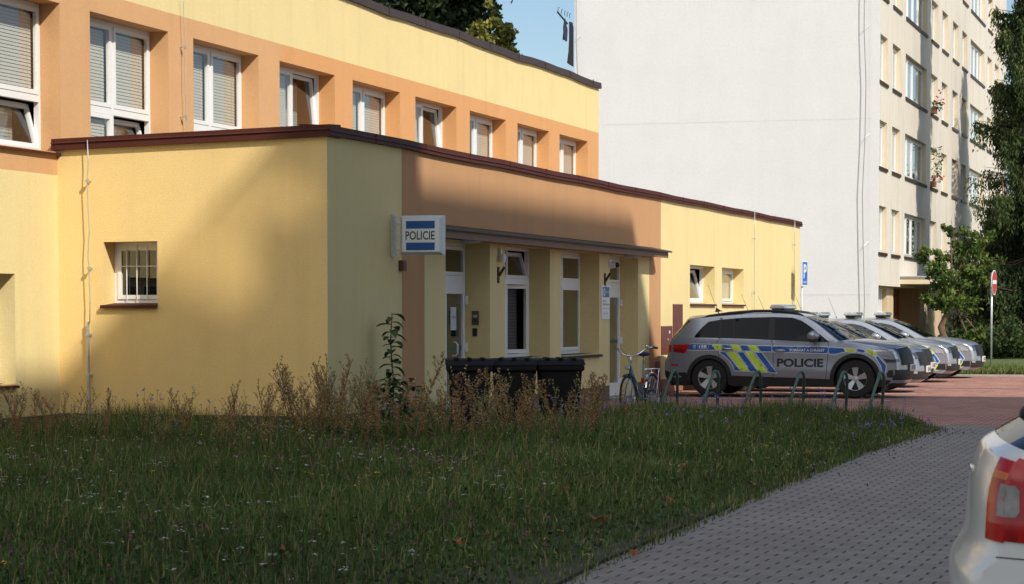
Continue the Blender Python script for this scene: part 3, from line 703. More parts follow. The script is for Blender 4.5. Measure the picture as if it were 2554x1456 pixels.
Tb(MB().box(TX-.3,TX+1.56,pa-.46,pb+.46,2.78,2.83), 'porch_sheet', M['steel'])
# conductors on the gable
for xx_ in (2156, 1441):
    pts = []; xg = hity(xx_, 400, TY).x
    for i, z in enumerate(np.linspace(TH, .2, 14)): pts.append((xg+.05*math.sin(i*1.7), TY-.14, z))
    c = Tb(MB().tube(pts, .014, 6), 'lightning_conductor', mat('dull_wire',(.25,.24,.23),.6), smooth=True)
    for i in range(1, 13, 2): x, y, z = pts[i]; Tb(MB().tube([(x,y,z),(x+.14,TY,z+.16)], .012, 5), 'clamp', M['steel'], c)
# laundry at the far corner of the gable
dra = at(1390, 31, 79.6); drb = at(1430, 52, 78.7)
rail = MB().tube([dra, (GX+.1, drb.y, drb.z-.1)], .03, 8)
for t in (.03,.25,.45,.6,.75): q = dra.lerp(drb, t); rail.tube([q, q+Vector((0,0,.14)), q+Vector((.05,0,.16))], .012, 5)
Tb(rail, 'laundry_rail', M['black'])
M['cloth'] = mat('black_cloth', (.018,.018,.022), .95, bump=.3, bscale=12); M['cloth2'] = mat('navy_cloth', (.03,.035,.07), .95)
def cloth(pxs, Z, name, label, m, thick=.03):
    c = at(pxs[0][0], pxs[0][1], Z); P = [at(x,y,Z)-c for x,y in pxs]; n = len(P)
    off = Vector((.12,.05,0)); vs = [tuple(p) for p in P]+[tuple(p+Vector((.0,thick,0))) for p in P]
    o = MB().add(vs, [tuple(range(n))]+[tuple(range(n,2*n))]+[(i,(i+1)%n,n+(i+1)%n,n+i) for i in range(n)]).build(name, m); o.location = c
    tag(o, label, 'laundry'); return o
cloth([(1408.5,45),(1412,62),(1415,75),(1413.5,104),(1409,104.5),(1408,101),(1402.5,100.5),(1404,78),(1403.5,70),(1405,58)], 79.3, 'hanging_shirt', 'short dark shirt hung on the rail at the gable edge', M['cloth2'])
cloth([(1418.5,55),(1427,57),(1429.5,70),(1429.5,168),(1420,163),(1413.5,158),(1417,130),(1418.5,100)], 78.9, 'hanging_towel', 'long black cloth hung beside the gable edge, reaching lowest', M['cloth'])
# flower boxes on apartment sills
def flowers(x, y, red, tall, label):
    p = hitx(x, y, TX+.02); r = random.Random(x)
    o = empty('flower_pot', p, 0, label, 'flower pot')
    MB().prism([(-.25,0),(.25,0),(.3,.2),(-.3,.2)], 0, -.12, .08).build('pot', mat('terracotta',(.30,.13,.07),.8), o)
    g = MB(); fl = MB()
    for i in range(90 if tall else 50):
        h = r.uniform(.15, 1.5 if tall else .5); yy = r.gauss(0,.25); xx = r.uniform(-.05,.3)
        d = Vector((r.uniform(-1,1),r.uniform(-1,1),r.uniform(-1,1))).normalized()*.09; e = d.cross(Vector((0,0,1)))*.8
        c = Vector((xx,yy,h)); g.quad(c-d,c-e,c+d,c+e)
    for i in range(14):
        c = Vector((r.uniform(0,.35), r.gauss(.1,.35), r.uniform(.3, .9 if not tall else .45))); s = .03
        fl.box(c.x-s,c.x+s,c.y-s,c.y+s,c.z-s,c.z+s)
    g.build('foliage', mat('pot_leaves',(.10,.16,.04),.8), o); fl.build('blossom', mat('blossom',red,.7), o, bevel=.02)
flowers(2329, 284, (.55,.03,.03), False, 'pot with red geranium blossoms on an upper sill of the beige front')
flowers(2327, 467, (.65,.04,.14), True, 'pot with a tall climbing plant and pink blossoms on a beige front sill')
# ================================================================ BLOCK BEHIND THE PHOTOGRAPHER (casts the shade)
nb = empty('panel_building', (21,-5,0), 0, 'tall grey panel building across the street, outside the photo, shading the lawn', 'apartment block')
M['panel'] = mat('grey_panel', (.40,.39,.38), .9, var=.08, vscale=.4)
YE = 24.3; YS = 12.2
def nbx(x0,x1,y0,y1,z0,z1): return (x0-21,x1-21,y0+5,y1+5,z0,z1)
MB().box(*nbx(15,28,YS,YE,0,28.5)).box(*nbx(15,28,-40,YS-.003,0,25.6)).box(*nbx(15,28,-40,2.0,25.601,29.65)).build('wall', M['panel'], nb)
pr = MB().box(0,.05,0,1.5,0,1.4).build('window', M['glass_dark'], nb); first = True
for zz_ in np.arange(1.5,27,2.8):
    for yy in np.arange(-34,24,3.2):
        o = pr if first else pr.copy()
        if not first: col.objects.link(o); o.parent = nb
        first = False
        o.location = (15-.02-21-.03, yy+5-1.5, zz_)
# ================================================================ CARS
def inpoly(x, y, P):
    c = False; n = len(P)
    for i in range(n):
        x0, y0 = P[i]; x1, y1 = P[(i+1) % n]
        if (y0 > y) != (y1 > y) and x < (x1-x0)*(y-y0)/(y1-y0)+x0: c = not c
    return c
def surf(mb, poly, holes, W, off, sgn, step=.07, mi=0, grid=True):
    loops = [poly]+holes; vs = []; es = []
    for L in loops:
        st = len(vs); pts = []
        for i in range(len(L)):
            a, b = Vector(L[i]), Vector(L[(i+1) % len(L)]); n = max(1, int((b-a).length/step))
            pts += [a.lerp(b, k/n) for k in range(n)]
        vs += pts; es += [(st+i, st+(i+1) % len(pts)) for i in range(len(pts))]
    if grid:
        xa = min(p[0] for p in poly); xb = max(p[0] for p in poly); ya = min(p[1] for p in poly); yb = max(p[1] for p in poly)
        x = xa+step*.5
        while x < xb:
            y = ya+step*.5
            while y < yb:
                if inpoly(x, y, poly) and not any(inpoly(x, y, h) for h in holes): vs.append(Vector((x, y)))
                y += step
            x += step
    r = delaunay_2d_cdt([Vector(v) for v in vs], es, [], 0, 1e-5)
    V, Fc = r[0], r[2]; keep = []
    for f_ in Fc:
        cx = sum(V[i][0] for i in f_)/3; cy = sum(V[i][1] for i in f_)/3
        if inpoly(cx, cy, poly) and not any(inpoly(cx, cy, h) for h in holes): keep.append(tuple(f_))
    mb.add([(v[0], sgn*(W(v[0], v[1])+off), v[1]) for v in V], keep, mi)
def sstep(a, b, x): t = min(1, max(0, (x-a)/(b-a))); return t*t*(3-2*t)
def crm(P, sub):
    out = []; n = len(P)
    for i in range(n-1):
        p0, p1, p2, p3 = P[max(i-1,0)], P[i], P[i+1], P[min(i+2,n-1)]
        for k in range(sub):
            t = k/sub
            out.append([.5*((2*p1[j])+(-p0[j]+p2[j])*t+(2*p0[j]-5*p1[j]+4*p2[j]-p3[j])*t*t+(-p0[j]+3*p1[j]-3*p2[j]+p3[j])*t**3) for j in range(4)]+[P[i][4]])
    out.append(list(P[-1])); return out
def paint(name, c, metal=.0, rough=.3):
    m = mat(name, c, rough, metal, coat=.6); return m
M['silver'] = paint('silver_paint', (.32,.345,.39), .6, .32)
M['wpaint'] = paint('white_paint', (.72,.71,.68), 0, .3)
M['carglass'] = mat('car_glass', (.006,.007,.010), .06, spec=.2)
M['carglass2'] = glass_mat('car_windscreen_glass', (.16,.19,.20), .10, gk=.35)
M['cladding'] = mat('black_cladding', (.014,.014,.015), .6)
M['tyre'] = mat('tyre_rubber', (.014,.014,.014), .85)
M['rim'] = mat('alloy_rim', (.55,.56,.57), .3, .7)
M['rimdark'] = mat('brake_dark', (.03,.03,.03), .6)
M['chrome'] = mat('chrome', (.75,.76,.78), .12, 1.0)
M['lamp'] = mat('clear_lamp_glass', (.50,.54,.58), .12, .45, var=.35, vscale=14, coat=1)
M['lampdark'] = mat('smoked_lamp_glass', (.05,.055,.06), .1, coat=1, var=.4, vscale=12)
M['red'] = mat('red_lamp_glass', (.42,.008,.006), .2, coat=.15, var=.3, vscale=9)
M['redark'] = mat('dark_red_lamp', (.22,.006,.006), .25)
M['amber'] = mat('amber_lamp_glass', (.55,.14,.03), .2)
M['blue'] = mat('reflective_blue_film', (.012,.095,.34), .35)
M['lime'] = mat('reflective_lime_film', (.50,.72,.02), .35)
M['film'] = mat('pale_film_edge', (.62,.64,.66), .35)
M['filmwhite'] = mat('white_film', (.8,.8,.82), .4)
M['gap'] = mat('panel_gap', (.02,.02,.022), .8)
M['barclear'] = mat('lightbar_lens', (.42,.45,.47), .15, coat=1, var=.5, vscale=18)
M['seat'] = mat('dark_seat_cloth', (.04,.04,.045), .9)
M['plate'] = mat('number_plate', (.68,.68,.66), .4)
q1 = lambda a, b: ((a-752)/711, (1260-b)/708)
q2 = lambda a, b: ((422+.3132*a)/206, (1165-b)/658)
KOD = dict(wb=2.791, r=.358, hw=.925, zb=1.06, tumble=.42, fx=2.6, fl=1.0, ft=.17, rx=-.2, rl=.7, rt=.10, Rr=.44, Rf=.475,
 prof=[(-.70,.20,-.86,.20,'b'),(-.79,.36,-.97,.36,'b'),(-.81,.48,-.99,.50,'p'),(-.80,.66,-.98,.66,'p'),(-.765,.78,-.92,.80,'p'),(-.74,.98,-.90,1.0,'p'),
  (-.70,1.07,-.87,1.09,'g'),(-.52,1.26,-.69,1.30,'g'),(-.37,1.42,-.54,1.50,'p'),(-.33,1.455,-.48,1.53,'p'),(-.14,1.485,-.15,1.56,'p'),(.3,1.53,.3,1.59,'p'),(.8,1.567,.8,1.61,'p'),
  (1.3,1.573,1.3,1.61,'p'),(1.66,1.545,1.60,1.585,'p'),(1.86,1.485,1.80,1.535,'g'),(2.06,1.365,2.10,1.40,'g'),(2.26,1.21,2.38,1.22,'g'),(2.44,1.068,2.66,1.075,'p'),
  (2.60,1.048,2.80,1.10,'p'),(2.9,1.005,3.05,1.075,'p'),(3.15,.955,3.30,1.035,'p'),(3.33,.90,3.50,.97,'p'),(3.44,.82,3.62,.88,'p'),(3.49,.70,3.68,.72,'p'),(3.50,.56,3.70,.56,'p'),(3.50,.44,3.70,.44,'b'),(3.46,.34,3.67,.33,'p'),(3.42,.28,3.63,.27,'b'),(3.32,.20,3.52,.20,'b')],
 glass=[q1(*p) for p in [(538,468),(548,438),(634,328),(718,253),(900,224),(1200,200),(1600,190),(1860,198),(1990,238),(2115,315),(2262,424),(2395,525),(2000,513),(1610,496),(1200,482),(900,474)]],
 light=(.80,.895,.0,.50), grille=(.61,.86,.42,1.0), intake=(.37,.53,.0,1.0), fog=(.665,.72,.0,.30), plate_z=.56, mir=(2.02,1.14),
 tail=[q1(*p) for p in [(242,565),(490,560),(445,640),(405,682),(246,662)]],
 headside=[q2(690,570),q2(880,583),q2(905,600),q2(905,650),q2(800,635),q2(755,612)],
 gaps=[[q1(895,470),q1(852,550),q1(880,652),q1(893,725)],[q1(1608,490),q1(1618,560),q1(1632,660),q1(1636,985)],[q1(2374,520),q1(2372,700),q1(2345,1012)]],
 handles=[(q1(1003,618)),(q1(1727,637))], pillars=[(880,915),(1075,1092),(1560,1640)], rails=True, zc=(.455,.40,.345))
OCT = dict(wb=2.686, r=.325, hw=.905, zb=.95, tumble=.45, fx=2.45, fl=1.0, ft=.19, rx=-.3, rl=.65, rt=.13, Rr=.375, Rf=.385,
 prof=[(-.80,.20,-.92,.20,'b'),(-.90,.30,-1.02,.30,'p'),(-.945,.46,-1.06,.46,'p'),(-.945,.58,-1.06,.58,'p'),(-.90,.635,-1.03,.64,'p'),(-.865,.70,-1.00,.72,'p'),(-.86,.88,-.985,.90,'p'),(-.825,1.0,-.95,1.03,'p'),
  (-.76,1.06,-.88,1.10,'g'),(-.45,1.20,-.52,1.29,'g'),(-.05,1.32,-.08,1.405,'p'),(.4,1.385,.4,1.455,'p'),(.9,1.41,.9,1.47,'p'),(1.28,1.395,1.25,1.46,'p'),
  (1.50,1.345,1.45,1.415,'g'),(1.75,1.235,1.78,1.29,'g'),(1.98,1.115,2.08,1.145,'g'),(2.22,.985,2.40,1.005,'p'),
  (2.40,.96,2.60,.995,'p'),(2.75,.925,2.92,.965,'p'),(3.0,.875,3.18,.92,'p'),(3.18,.815,3.38,.86,'p'),(3.28,.745,3.48,.78,'p'),(3.33,.64,3.53,.66,'p'),(3.355,.52,3.56,.53,'p'),(3.36,.40,3.57,.40,'p'),(3.35,.30,3.56,.29,'p'),(3.32,.26,3.53,.25,'p'),(3.22,.20,3.42,.19,'b')],
 glass=[(-.62,.965),(-.45,1.09),(-.15,1.235),(.3,1.315),(.8,1.345),(1.2,1.335),(1.42,1.29),(1.7,1.165),(1.95,1.02),(2.05,.955),(1.4,.945),(.4,.945)],
 light=(.66,.775,.0,.46), grille=(.53,.765,.50,1.0), intake=(.27,.42,.0,1.0), fog=(.38,.415,.06,.30), plate_z=.46, mir=(1.78,1.02),
 tail=[(-.888,.73),(-.55,.70),(-.52,.78),(-.54,.90),(-.60,.965),(-.815,1.045),(-.868,.98)],
 headside=[(2.95,.81),(3.15,.795),(3.29,.735),(3.31,.65),(3.15,.665),(3.06,.72)],
 gaps=[[(-.02,.95),(-.15,.80),(.05,.66),(.25,.60)],[(.95,.945),(.98,.6),(.98,.28)],[(2.02,.95),(2.05,.75),(2.0,.28)]],
 handles=[(.12,.80),(1.12,.79)], pillars=[], rails=False, zc=(.26,.26,.22))
def make_car(name, sp, pm, police=True, label='', group=None, plate='8ED 7013', tail_detail=False, decal_kod=True):
    root = empty(name, (0,0,0), 0, label, 'car', group)
    hw, zb = sp['hw'], sp['zb']; wb, r = sp['wb'], sp['r']
    def W(x, z):
        y = hw
        if x > sp['fx']: t = (x-sp['fx'])/sp['fl']; y -= sp['ft']*t*t
        if x < sp['rx']: t = (sp['rx']-x)/sp['rl']; y -= sp['rt']*t*t
        if z > zb: y -= (z-zb)*sp['tumble']
        y -= .014*sstep(zb-.13, zb-.06, z)
        y -= .05*sstep(.45, .15, z)
        y += .018*math.exp(-((z-.52*zb/1.06)/.07)**2)*sstep(.35,.7,x)*sstep(2.5,2.0,x)
        return y
    P = crm(sp['prof'], 4); nS = len(P)
    def loft(s, th, off=0, sg=1):
        i = min(int(s), nS-2); t = s-i; a, b = P[i], P[i+1]; q = [a[j]+(b[j]-a[j])*t for j in range(4)]
        c, s_ = max(math.cos(th), 0)**.75, max(math.sin(th), 0)**1.0
        x = q[0]+(q[2]-q[0])*s_; z = q[1]+(q[3]-q[1])*s_; y = W(q[0], q[1])*c
        if off:
            u = Vector((x-1.3, 0, (z-.6)*1.0)); 
            j = min(i+1, nS-1); d = Vector((P[j][2]-P[i][2], 0, P[j][3]-P[i][3])); nrm = Vector((-d.z, 0, d.x)); 
            if nrm.dot(u) < 0: nrm = -nrm
            if nrm.length > 1e-6: nrm.normalize()
            x += nrm.x*off; z += nrm.z*off; y += off*.5*(1-s_)
        return (x, sg*y, z)
    TH = [math.pi/2*k/12 for k in range(13)]
    # body shell: top strip + side panels
    mb = MB(); gl = MB(); gr2 = MB()
    for sg in (1,-1):
        for i in range(nS-1):
            tg = P[i][4]
            for k in range(12):
                qd = [loft(i,TH[k],0,sg), loft(i,TH[k+1],0,sg), loft(i+1,TH[k+1],0,sg), loft(i+1,TH[k],0,sg)]
                if tg == 'g' and k >= 2: (gl if i > nS*.4 else gr2).quad(*qd); continue
                mb.quad(*qd, 1 if tg == 'b' else 0)
    out = [(p[0],p[1]) for p in P]
    def arch(cx, R, n=18): return [(cx+R*math.cos(math.pi*k/n), r+R*math.sin(math.pi*k/n)) for k in range(n+1)]
    zs = .22
    def outline(Rr, Rf):
        o = list(out)
        o = [p for p in o if p[1] >= .2]
        fa = arch(wb, Rf); ra = arch(0, Rr)
        return o+[(wb+Rf, zs)]+fa+[(wb-Rf, zs)]+[(Rr, zs)]+ra+[(-Rr, zs)]
    shell = outline(sp['Rr']-.045, sp['Rf']-.045)
    for sg in (1,-1): surf(mb, shell, [sp['glass']], W, 0, sg, .07, 0)
    bm = bmesh.new(); body = mb.build('body', [pm, M['cladding']], root)
    me = body.data; bm.from_mesh(me); bmesh.ops.remove_doubles(bm, verts=bm.verts, dist=.0015); bmesh.ops.recalc_face_normals(bm, faces=bm.faces); bm.to_mesh(me); bm.free()
    me.polygons.foreach_set('use_smooth', [True]*len(me.polygons)); me.set_sharp_from_angle(angle=R(32))
    gl.build('windscreen', M['carglass2'], root, smooth=True); gr2.build('rear_window', M['carglass'] if sp['rails'] else M['carglass2'], root, smooth=True)
    # side windows: rear ones tinted
    gx = lambda t: [p for p in sp['glass']]
    for sg in (1,-1):
        s = MB(); surf(s, sp['glass'], [], W, -.006, sg, .10, 0); 
        so_ = s.build('side_window', M['carglass'] if police and sp['rails'] else M['carglass2'], root, smooth=True)
    # interior
    inn = MB().box(-.55,wb-.45,-.70,.70,.30,zb-.12).box(1.75,2.35,-.68,.68,zb-.15,zb-.03)
    for sx_ in (.25, 1.15):
        for sy_ in (-.36,.36): inn.prism([(sx_,zb-.2),(sx_+.12,zb-.2),(sx_+.0,zb+.22),(sx_-.10,zb+.22)], 1, sy_-.22, sy_+.22).box(sx_-.13,sx_-.03,sy_-.11,sy_+.11,zb+.20,zb+.34)
    inn.build('seat', M['seat'], root, bevel=.015)
    MB().box(-.62,wb+.55,-.58,.58,.20,.75).box(.45,wb-.5,-.80,.80,.20,.40).build('underbody', M['cladding'], root)
    # black lower cladding and arch trims
    cl = MB(); z1, z2, z3 = sp['zc']
    for sg in (1,-1):
        for cx, Ro in ((0, sp['Rr']), (wb, sp['Rf'])):
            a = arch(cx, Ro); b = arch(cx, Ro-.075)[::-1]
            if sp['rails']: surf(cl, a+[(cx-Ro, zs)]+[(cx-Ro+.075, zs)]+b+[(cx+Ro-.075,zs),(cx+Ro,zs)], [], W, .012, sg, .05, 0, False)
        surf(cl, [(sp['Rr']-.03,.20),(wb-sp['Rf']+.03,.20),(wb-sp['Rf']+.03,z3),(sp['Rr']-.03,z2)], [], W, .014, sg, .12, 0, False)
        rb = [(x,z) for x,z in out if x < 0 and z < z1+.01]
        if sp['rails']: surf(cl, rb+[(rb[-1][0],z1),(-sp['Rr'],z1),(-sp['Rr'],.2)], [], W, .006, sg, .10, 0, False)
    cl.build('cladding', M['cladding'], root)
    # gaps
    gp = MB()
    for sg in (1,-1):
        for L in sp['gaps']:
            for a, b in zip(L[:-1], L[1:]):
                n = 6
                for k in range(n):
                    p = [a[j]+(b[j]-a[j])*k/n for j in (0,1)]; q = [a[j]+(b[j]-a[j])*(k+1)/n for j in (0,1)]
                    y0 = sg*(W(*p)+.0035); y1 = sg*(W(*q)+.0035); w_ = .0045
                    gp.quad((p[0]-w_,y0,p[1]),(p[0]+w_,y0,p[1]),(q[0]+w_,y1,q[1]),(q[0]-w_,y1,q[1]))
    gp.build('door_gap', M['gap'], root)
    if sp['pillars']:
        pl_ = MB()
        for (a, b) in sp['pillars']:
            xa, xb = (a-752)/711, (b-752)/711
            for sg in (1,-1): surf(pl_, [(xa,1.105),(xb,1.105),(xb-.012,1.49),(xa-.012,1.49)], [], W, .0, sg, .1, 0, False)
        pl_.build('window_pillar', M['cladding'], root)
    # wheels
    def wheel(cx, sg):
        wl = MB(); w2 = .115; yc = sg*(hw-.125)
        wl.lathe([(r*.60,-w2*.8),(r*.63,-w2),(r*.93,-w2),(r,-w2*.62),(r,w2*.62),(r*.93,w2),(r*.63,w2),(r*.60,w2*.8)], (cx,yc,r), 'y', 40)
        wh = wl.build('wheel', M['tyre'], root, smooth=45)
        fy = yc+sg*w2*.80
        rm = MB().lathe([(r*.625,fy),(r*.655,fy+sg*.012),(r*.60,fy+sg*.006),(r*.585,fy-sg*.07),(r*.625,fy-sg*.07)], (cx,0,r), 'y', 40)
        for k in range(5):
            a = 2*math.pi*k/5+math.pi/2
            def pt(rad, off, yy): return (cx+rad*math.cos(a)-off*math.sin(a), yy, r+rad*math.sin(a)+off*math.cos(a))
            vs = [pt(.04,-.028,fy-sg*.015),pt(.04,.028,fy-sg*.015),pt(r*.60,.062,fy+sg*.006),pt(r*.60,-.062,fy+sg*.006)]
            vb = [pt(.04,-.022,fy-sg*.05),pt(.04,.022,fy-sg*.05),pt(r*.60,.05,fy-sg*.035),pt(r*.60,-.05,fy-sg*.035)]
            rm.add(vs+vb, [(0,1,2,3),(4,5,6,7),(0,1,5,4),(1,2,6,5),(2,3,7,6),(3,0,4,7)])
        rm.lathe([(.001,fy-sg*.002),(.05,fy-sg*.006),(.058,fy-sg*.03),(.058,fy-sg*.05)], (cx,0,r), 'y', 20)
        rm.build('rim', M['rim'], wh)
        MB().lathe([(.001,fy-sg*.06),(r*.59,fy-sg*.06)], (cx,0,r), 'y', 30).lathe([(.001,fy-sg*.055),(r*.36,fy-sg*.055),(r*.36,fy-sg*.06)], (cx,0,r), 'y', 24, 1).build('brake', [M['cladding'], M['rimdark']], wh)
    for cx in (0, wb):
        for sg in (-1, 1): wheel(cx, sg)
    al = MB()
    for cx in (0, wb):
        for sg in (1,-1):
            R_ = (sp['Rr'] if cx == 0 else sp['Rf'])-.03
            a = arch(cx, R_, 14)
            for k in range(14): al.quad((a[k][0],sg*.55,a[k][1]),(a[k+1][0],sg*.55,a[k+1][1]),(a[k+1][0],sg*(hw-.03),a[k+1][1]),(a[k][0],sg*(hw-.03),a[k][1]))
            al.add([(x,sg*.56,z) for x,z in a+[(cx-R_,.2),(cx+R_,.2)]], [tuple(range(17))])
    al.build('arch_liner', M['cladding'], root)
    # front end: find s for a given height of the front edge
    half = nS*0.62
    def s_front(z):
        best = min(range(int(half), nS), key=lambda i: abs(P[i][1]-z)); 
        for i in range(int(half), nS-1):
            if (P[i][1]-z)*(P[i+1][1]-z) <= 0 and P[i][1] != P[i+1][1]: return i+(P[i][1]-z)/(P[i][1]-P[i+1][1])
        return best
    def s_rear(z):
        for i in range(0, int(half)):
            if (P[i][1]-z)*(P[i+1][1]-z) <= 0 and P[i][1] != P[i+1][1]: return i+(z-P[i][1])/(P[i+1][1]-P[i][1])
        return 0
    def patch(mb, s0, s1, t0, t1, off, sg, mi=0, ns=6, ntt=10, slant=0.0, slant1=0.0):
        G = [[loft((s0+slant*(j/ntt))*(1-i/ns)+(s1+slant1*(j/ntt))*(i/ns), (t0+(t1-t0)*j/ntt)*math.pi/2, off, sg) for j in range(ntt+1)] for i in range(ns+1)]
        for i in range(ns):
            for j in range(ntt): mb.quad(G[i][j],G[i][j+1],G[i+1][j+1],G[i+1][j],mi)
    la, lb, t0, t1 = sp['light']
    for sg in (1,-1):
        hl = MB(); patch(hl, s_front(lb), s_front(la), t0, t1, .010, sg, slant=.9, slant1=-.3)
        surf(hl, sp['headside'], [], W, .008, sg, .06, 0)
        h_ = hl.build('headlight', M['lamp'], root, smooth=True)
        hb = MB(); patch(hb, s_front(lb)+1.0, s_front(la)+.0, t1-.18, t1+.04, .013, sg); patch(hb, s_front(lb)-.15, s_front(lb)+.2, t0, t1, .014, sg, slant=.9, slant1=.9)
        hb.build('lamp_housing', M['lampdark'], h_, smooth=True)
    ga, gb_, t0, t1 = sp['grille']
    gm = MB()
    for sg in (1,-1): patch(gm, s_front(gb_), s_front(ga), t0, t1, .016, sg, slant=0)
    gr_ = gm.build('grille', M['cladding'], root, smooth=True)
    gs = MB(); 
    for sg in (1,-1):
        for k in range(9): t = t0+.03+(t1-t0)*k/9; patch(gs, s_front(gb_)+.3, s_front(ga)-.3, t, t+.015, .03, sg, ns=4, ntt=1)
    gs.build('grille_slat', M['gap'] if not sp['rails'] else M['black'], gr_)
    gc = MB()
    for sg in (1,-1): patch(gc, s_front(gb_)-.35, s_front(gb_)+.12, t0-.03, t1, .024, sg, ns=2)
    gc.build('grille_surround', M['chrome'], gr_, smooth=True)
    ia, ib, t0, t1 = sp['intake']
    im = MB()
    for sg in (1,-1): patch(im, s_front(ib), s_front(ia), t0, t1, .008, sg)
    im.build('air_intake', M['cladding'], root, smooth=True)
    for sg in (1,-1):
        wm = MB(); wf = None
        if sp['rails']:
            wf = MB(); surf(wf, [q2(825,682),q2(955,692),q2(955,728),q2(865,728)], [], W, .009, sg, .06, 0); wf.build('fog_light', M['lampdark'], root)
            surf(wm, [(3.40,.52),(3.49,.525),(3.49,.385),(3.38,.39),(3.365,.44)], [], W, .008, sg, .06, 0)
            surf(wm, [(3.27,.345),(3.45,.33),(3.40,.27),(3.32,.21),(3.25,.21)], [], W, .010, sg, .06, 0)
        else:
            surf(wm, [(3.20,.42),(3.345,.425),(3.345,.285),(3.12,.285)], [], W, .008, sg, .06, 0)
        wm.build('fascia_insert', M['cladding'], root)
    fa_, fb_, t0, t1 = sp['fog']
    for sg in (1,-1): fm = MB(); patch(fm, s_front(fb_), s_front(fa_), t0, t1, .012, sg, ns=3, ntt=5); fm.build('fog_light', M['lamp'] if not sp['rails'] else M['lampdark'], root, smooth=True)
    xc = max(p[2] for p in P)
    pz = sp['plate_z']
    pt_ = MB().box(xc+.01,xc+.045,-.27,.27,pz-.065,pz+.065).build('number_plate', [M['plate'], M['black']], root, bevel=.004)
    vs, fs = text_fit(plate, -.22, .235, pz-.045, pz+.045, .01)
    MB().add([(xc+.047,-a if False else a,b) for a,b in vs], fs).build('plate_lettering', M['ink'], pt_)
    MB().box(xc-.02,xc+.01,-.29,.29,pz-.085,pz+.08).build('plate_holder', M['black'], root)
    # mirrors, handles
    mx, mz = sp['mir']
    for sg in (1,-1):
        y = W(mx, mz)
        mm = MB().lathe([(.001,-.12),(.05,-.115),(.075,-.08),(.085,0),(.08,.08),(.055,.115),(.001,.12)], (0,0,0), 'y', 14)
        mm.v = [(mx+(v[0]*1.35), sg*(y+.17)+v[1]*1.1, mz+.02+v[2]*1.15) for v in mm.v]
        mo = mm.build('mirror', pm, root, smooth=True)
        MB().box(mx-.03,mx+.05,sg*(y-.02) if sg>0 else sg*(y+.12),sg*(y+.12) if sg>0 else sg*(y-.02),mz-.065,mz-.02).box(mx-.06,mx+.075,min(sg*(y+.06),sg*(y+.28)),max(sg*(y+.06),sg*(y+.28)),mz-.095,mz-.03).build('mirror_foot', M['cladding'], mo, bevel=.012)
        for (hx, hz) in sp['handles']:
            y = W(hx, hz)+.018
            MB().tube([(hx-.105,sg*(y-.02),hz),(hx-.08,sg*y,hz),(hx+.08,sg*y,hz),(hx+.105,sg*(y-.02),hz)], [.014,.024,.024,.014], 10).build('door_handle', pm, root, smooth=True)
    # tail lights
    for sg in (1,-1):
        tl = MB(); surf(tl, sp['tail'], [], W, .008, sg, .05, 0)
        z0 = min(p[1] for p in sp['tail']); z1_ = max(p[1] for p in sp['tail'])
        patch(tl, s_rear(z0+.02), s_rear(z1_-.02), 0, .34 if tail_detail else .42, .008, sg)
        to = tl.build('tail_light', M['red'], root, smooth=True)
        if tail_detail:
            d = MB(); patch(d, s_rear(.82), s_rear(.94), 0, .13, .011, sg); surf(d, [(-.872,.82),(-.83,.82),(-.815,.84),(-.815,.92),(-.83,.94),(-.868,.94)], [], W, .011, sg, .03, 0); d.build('reverse_lamp', mat('reverse_lens',(.26,.25,.23),.25,var=.25,vscale=30), to, smooth=True)
            d = MB(); patch(d, s_rear(.955), s_rear(.98), .04, .30, .011, sg, ns=3); d.build('indicator_lamp', M['amber'], to, smooth=True)
            d = MB(); surf(d, [(-.75,.79),(-.66,.79),(-.66,.95),(-.70,.97),(-.75,.99)], [], W, .0105, sg, .03, 0); d.build('brake_lamp', M['redark'], to, smooth=True)
        elif sp['rails']:
            d = MB(); surf(d, [q1(245,610),q1(330,615),q1(400,640),q1(380,672),q1(250,655)], [], W, .011, sg, .05, 0); d.build('lamp_lens', M['redark'], to, smooth=True)
            d = MB(); surf(d, [q1(212,826),q1(325,830),q1(315,852),q1(214,849)], [], W, .006, sg, .05, 0); d.build('reflector', M['red'], root)
    if sp['rails']:
        for sg in (1,-1):
            pts = [(x, sg*(W(x,z)-.035), z+.0) for x, z in ((-.20,1.49),(-.05,1.53),(.35,1.585),(.8,1.622),(1.3,1.628),(1.6,1.59),(1.76,1.54))]
            MB().tube(pts, [.014,.026,.028,.028,.028,.026,.014], 8).build('roof_rail', M['black'], root, smooth=True)
        MB().prism([(-.10,1.60),(.06,1.625),(.02,1.63),(-.08,1.69)], 1, -.02, .02).build('aerial', M['black'], root)
    rt = max(p[3] for p in P)
    if police:
        bxp = 1.24 if sp['rails'] else 1.12
        lb_ = MB().prism([(bxp-.15,rt+.055),(bxp+.15,rt+.055),(bxp+.155,rt+.085),(bxp+.12,rt+.135),(bxp-.12,rt+.135),(bxp-.155,rt+.085)], 1, -.56, .56).build('light_bar', M['barclear'], root, bevel=.02)
        dv = MB()
        for k in range(9): yy = -.5+k*.125; dv.box(bxp-.125,bxp+.125,yy-.006,yy+.006,rt+.05,rt+.132)
        dv.build('lens_divider', M['lampdark'], lb_)
        MB().box(bxp-.12,bxp+.12,-.50,.50,rt+.0,rt+.056).build('light_bar_foot', M['black'], lb_, bevel=.01)
        MB().tube([(-.02,0,rt-.06),(-.05,0,rt+.02)], .012, 6).tube([(-.05,0,rt+.02),(-.25,0,rt+.50)], [.005,.003], 5).build('whip_antenna', M['black'], root)
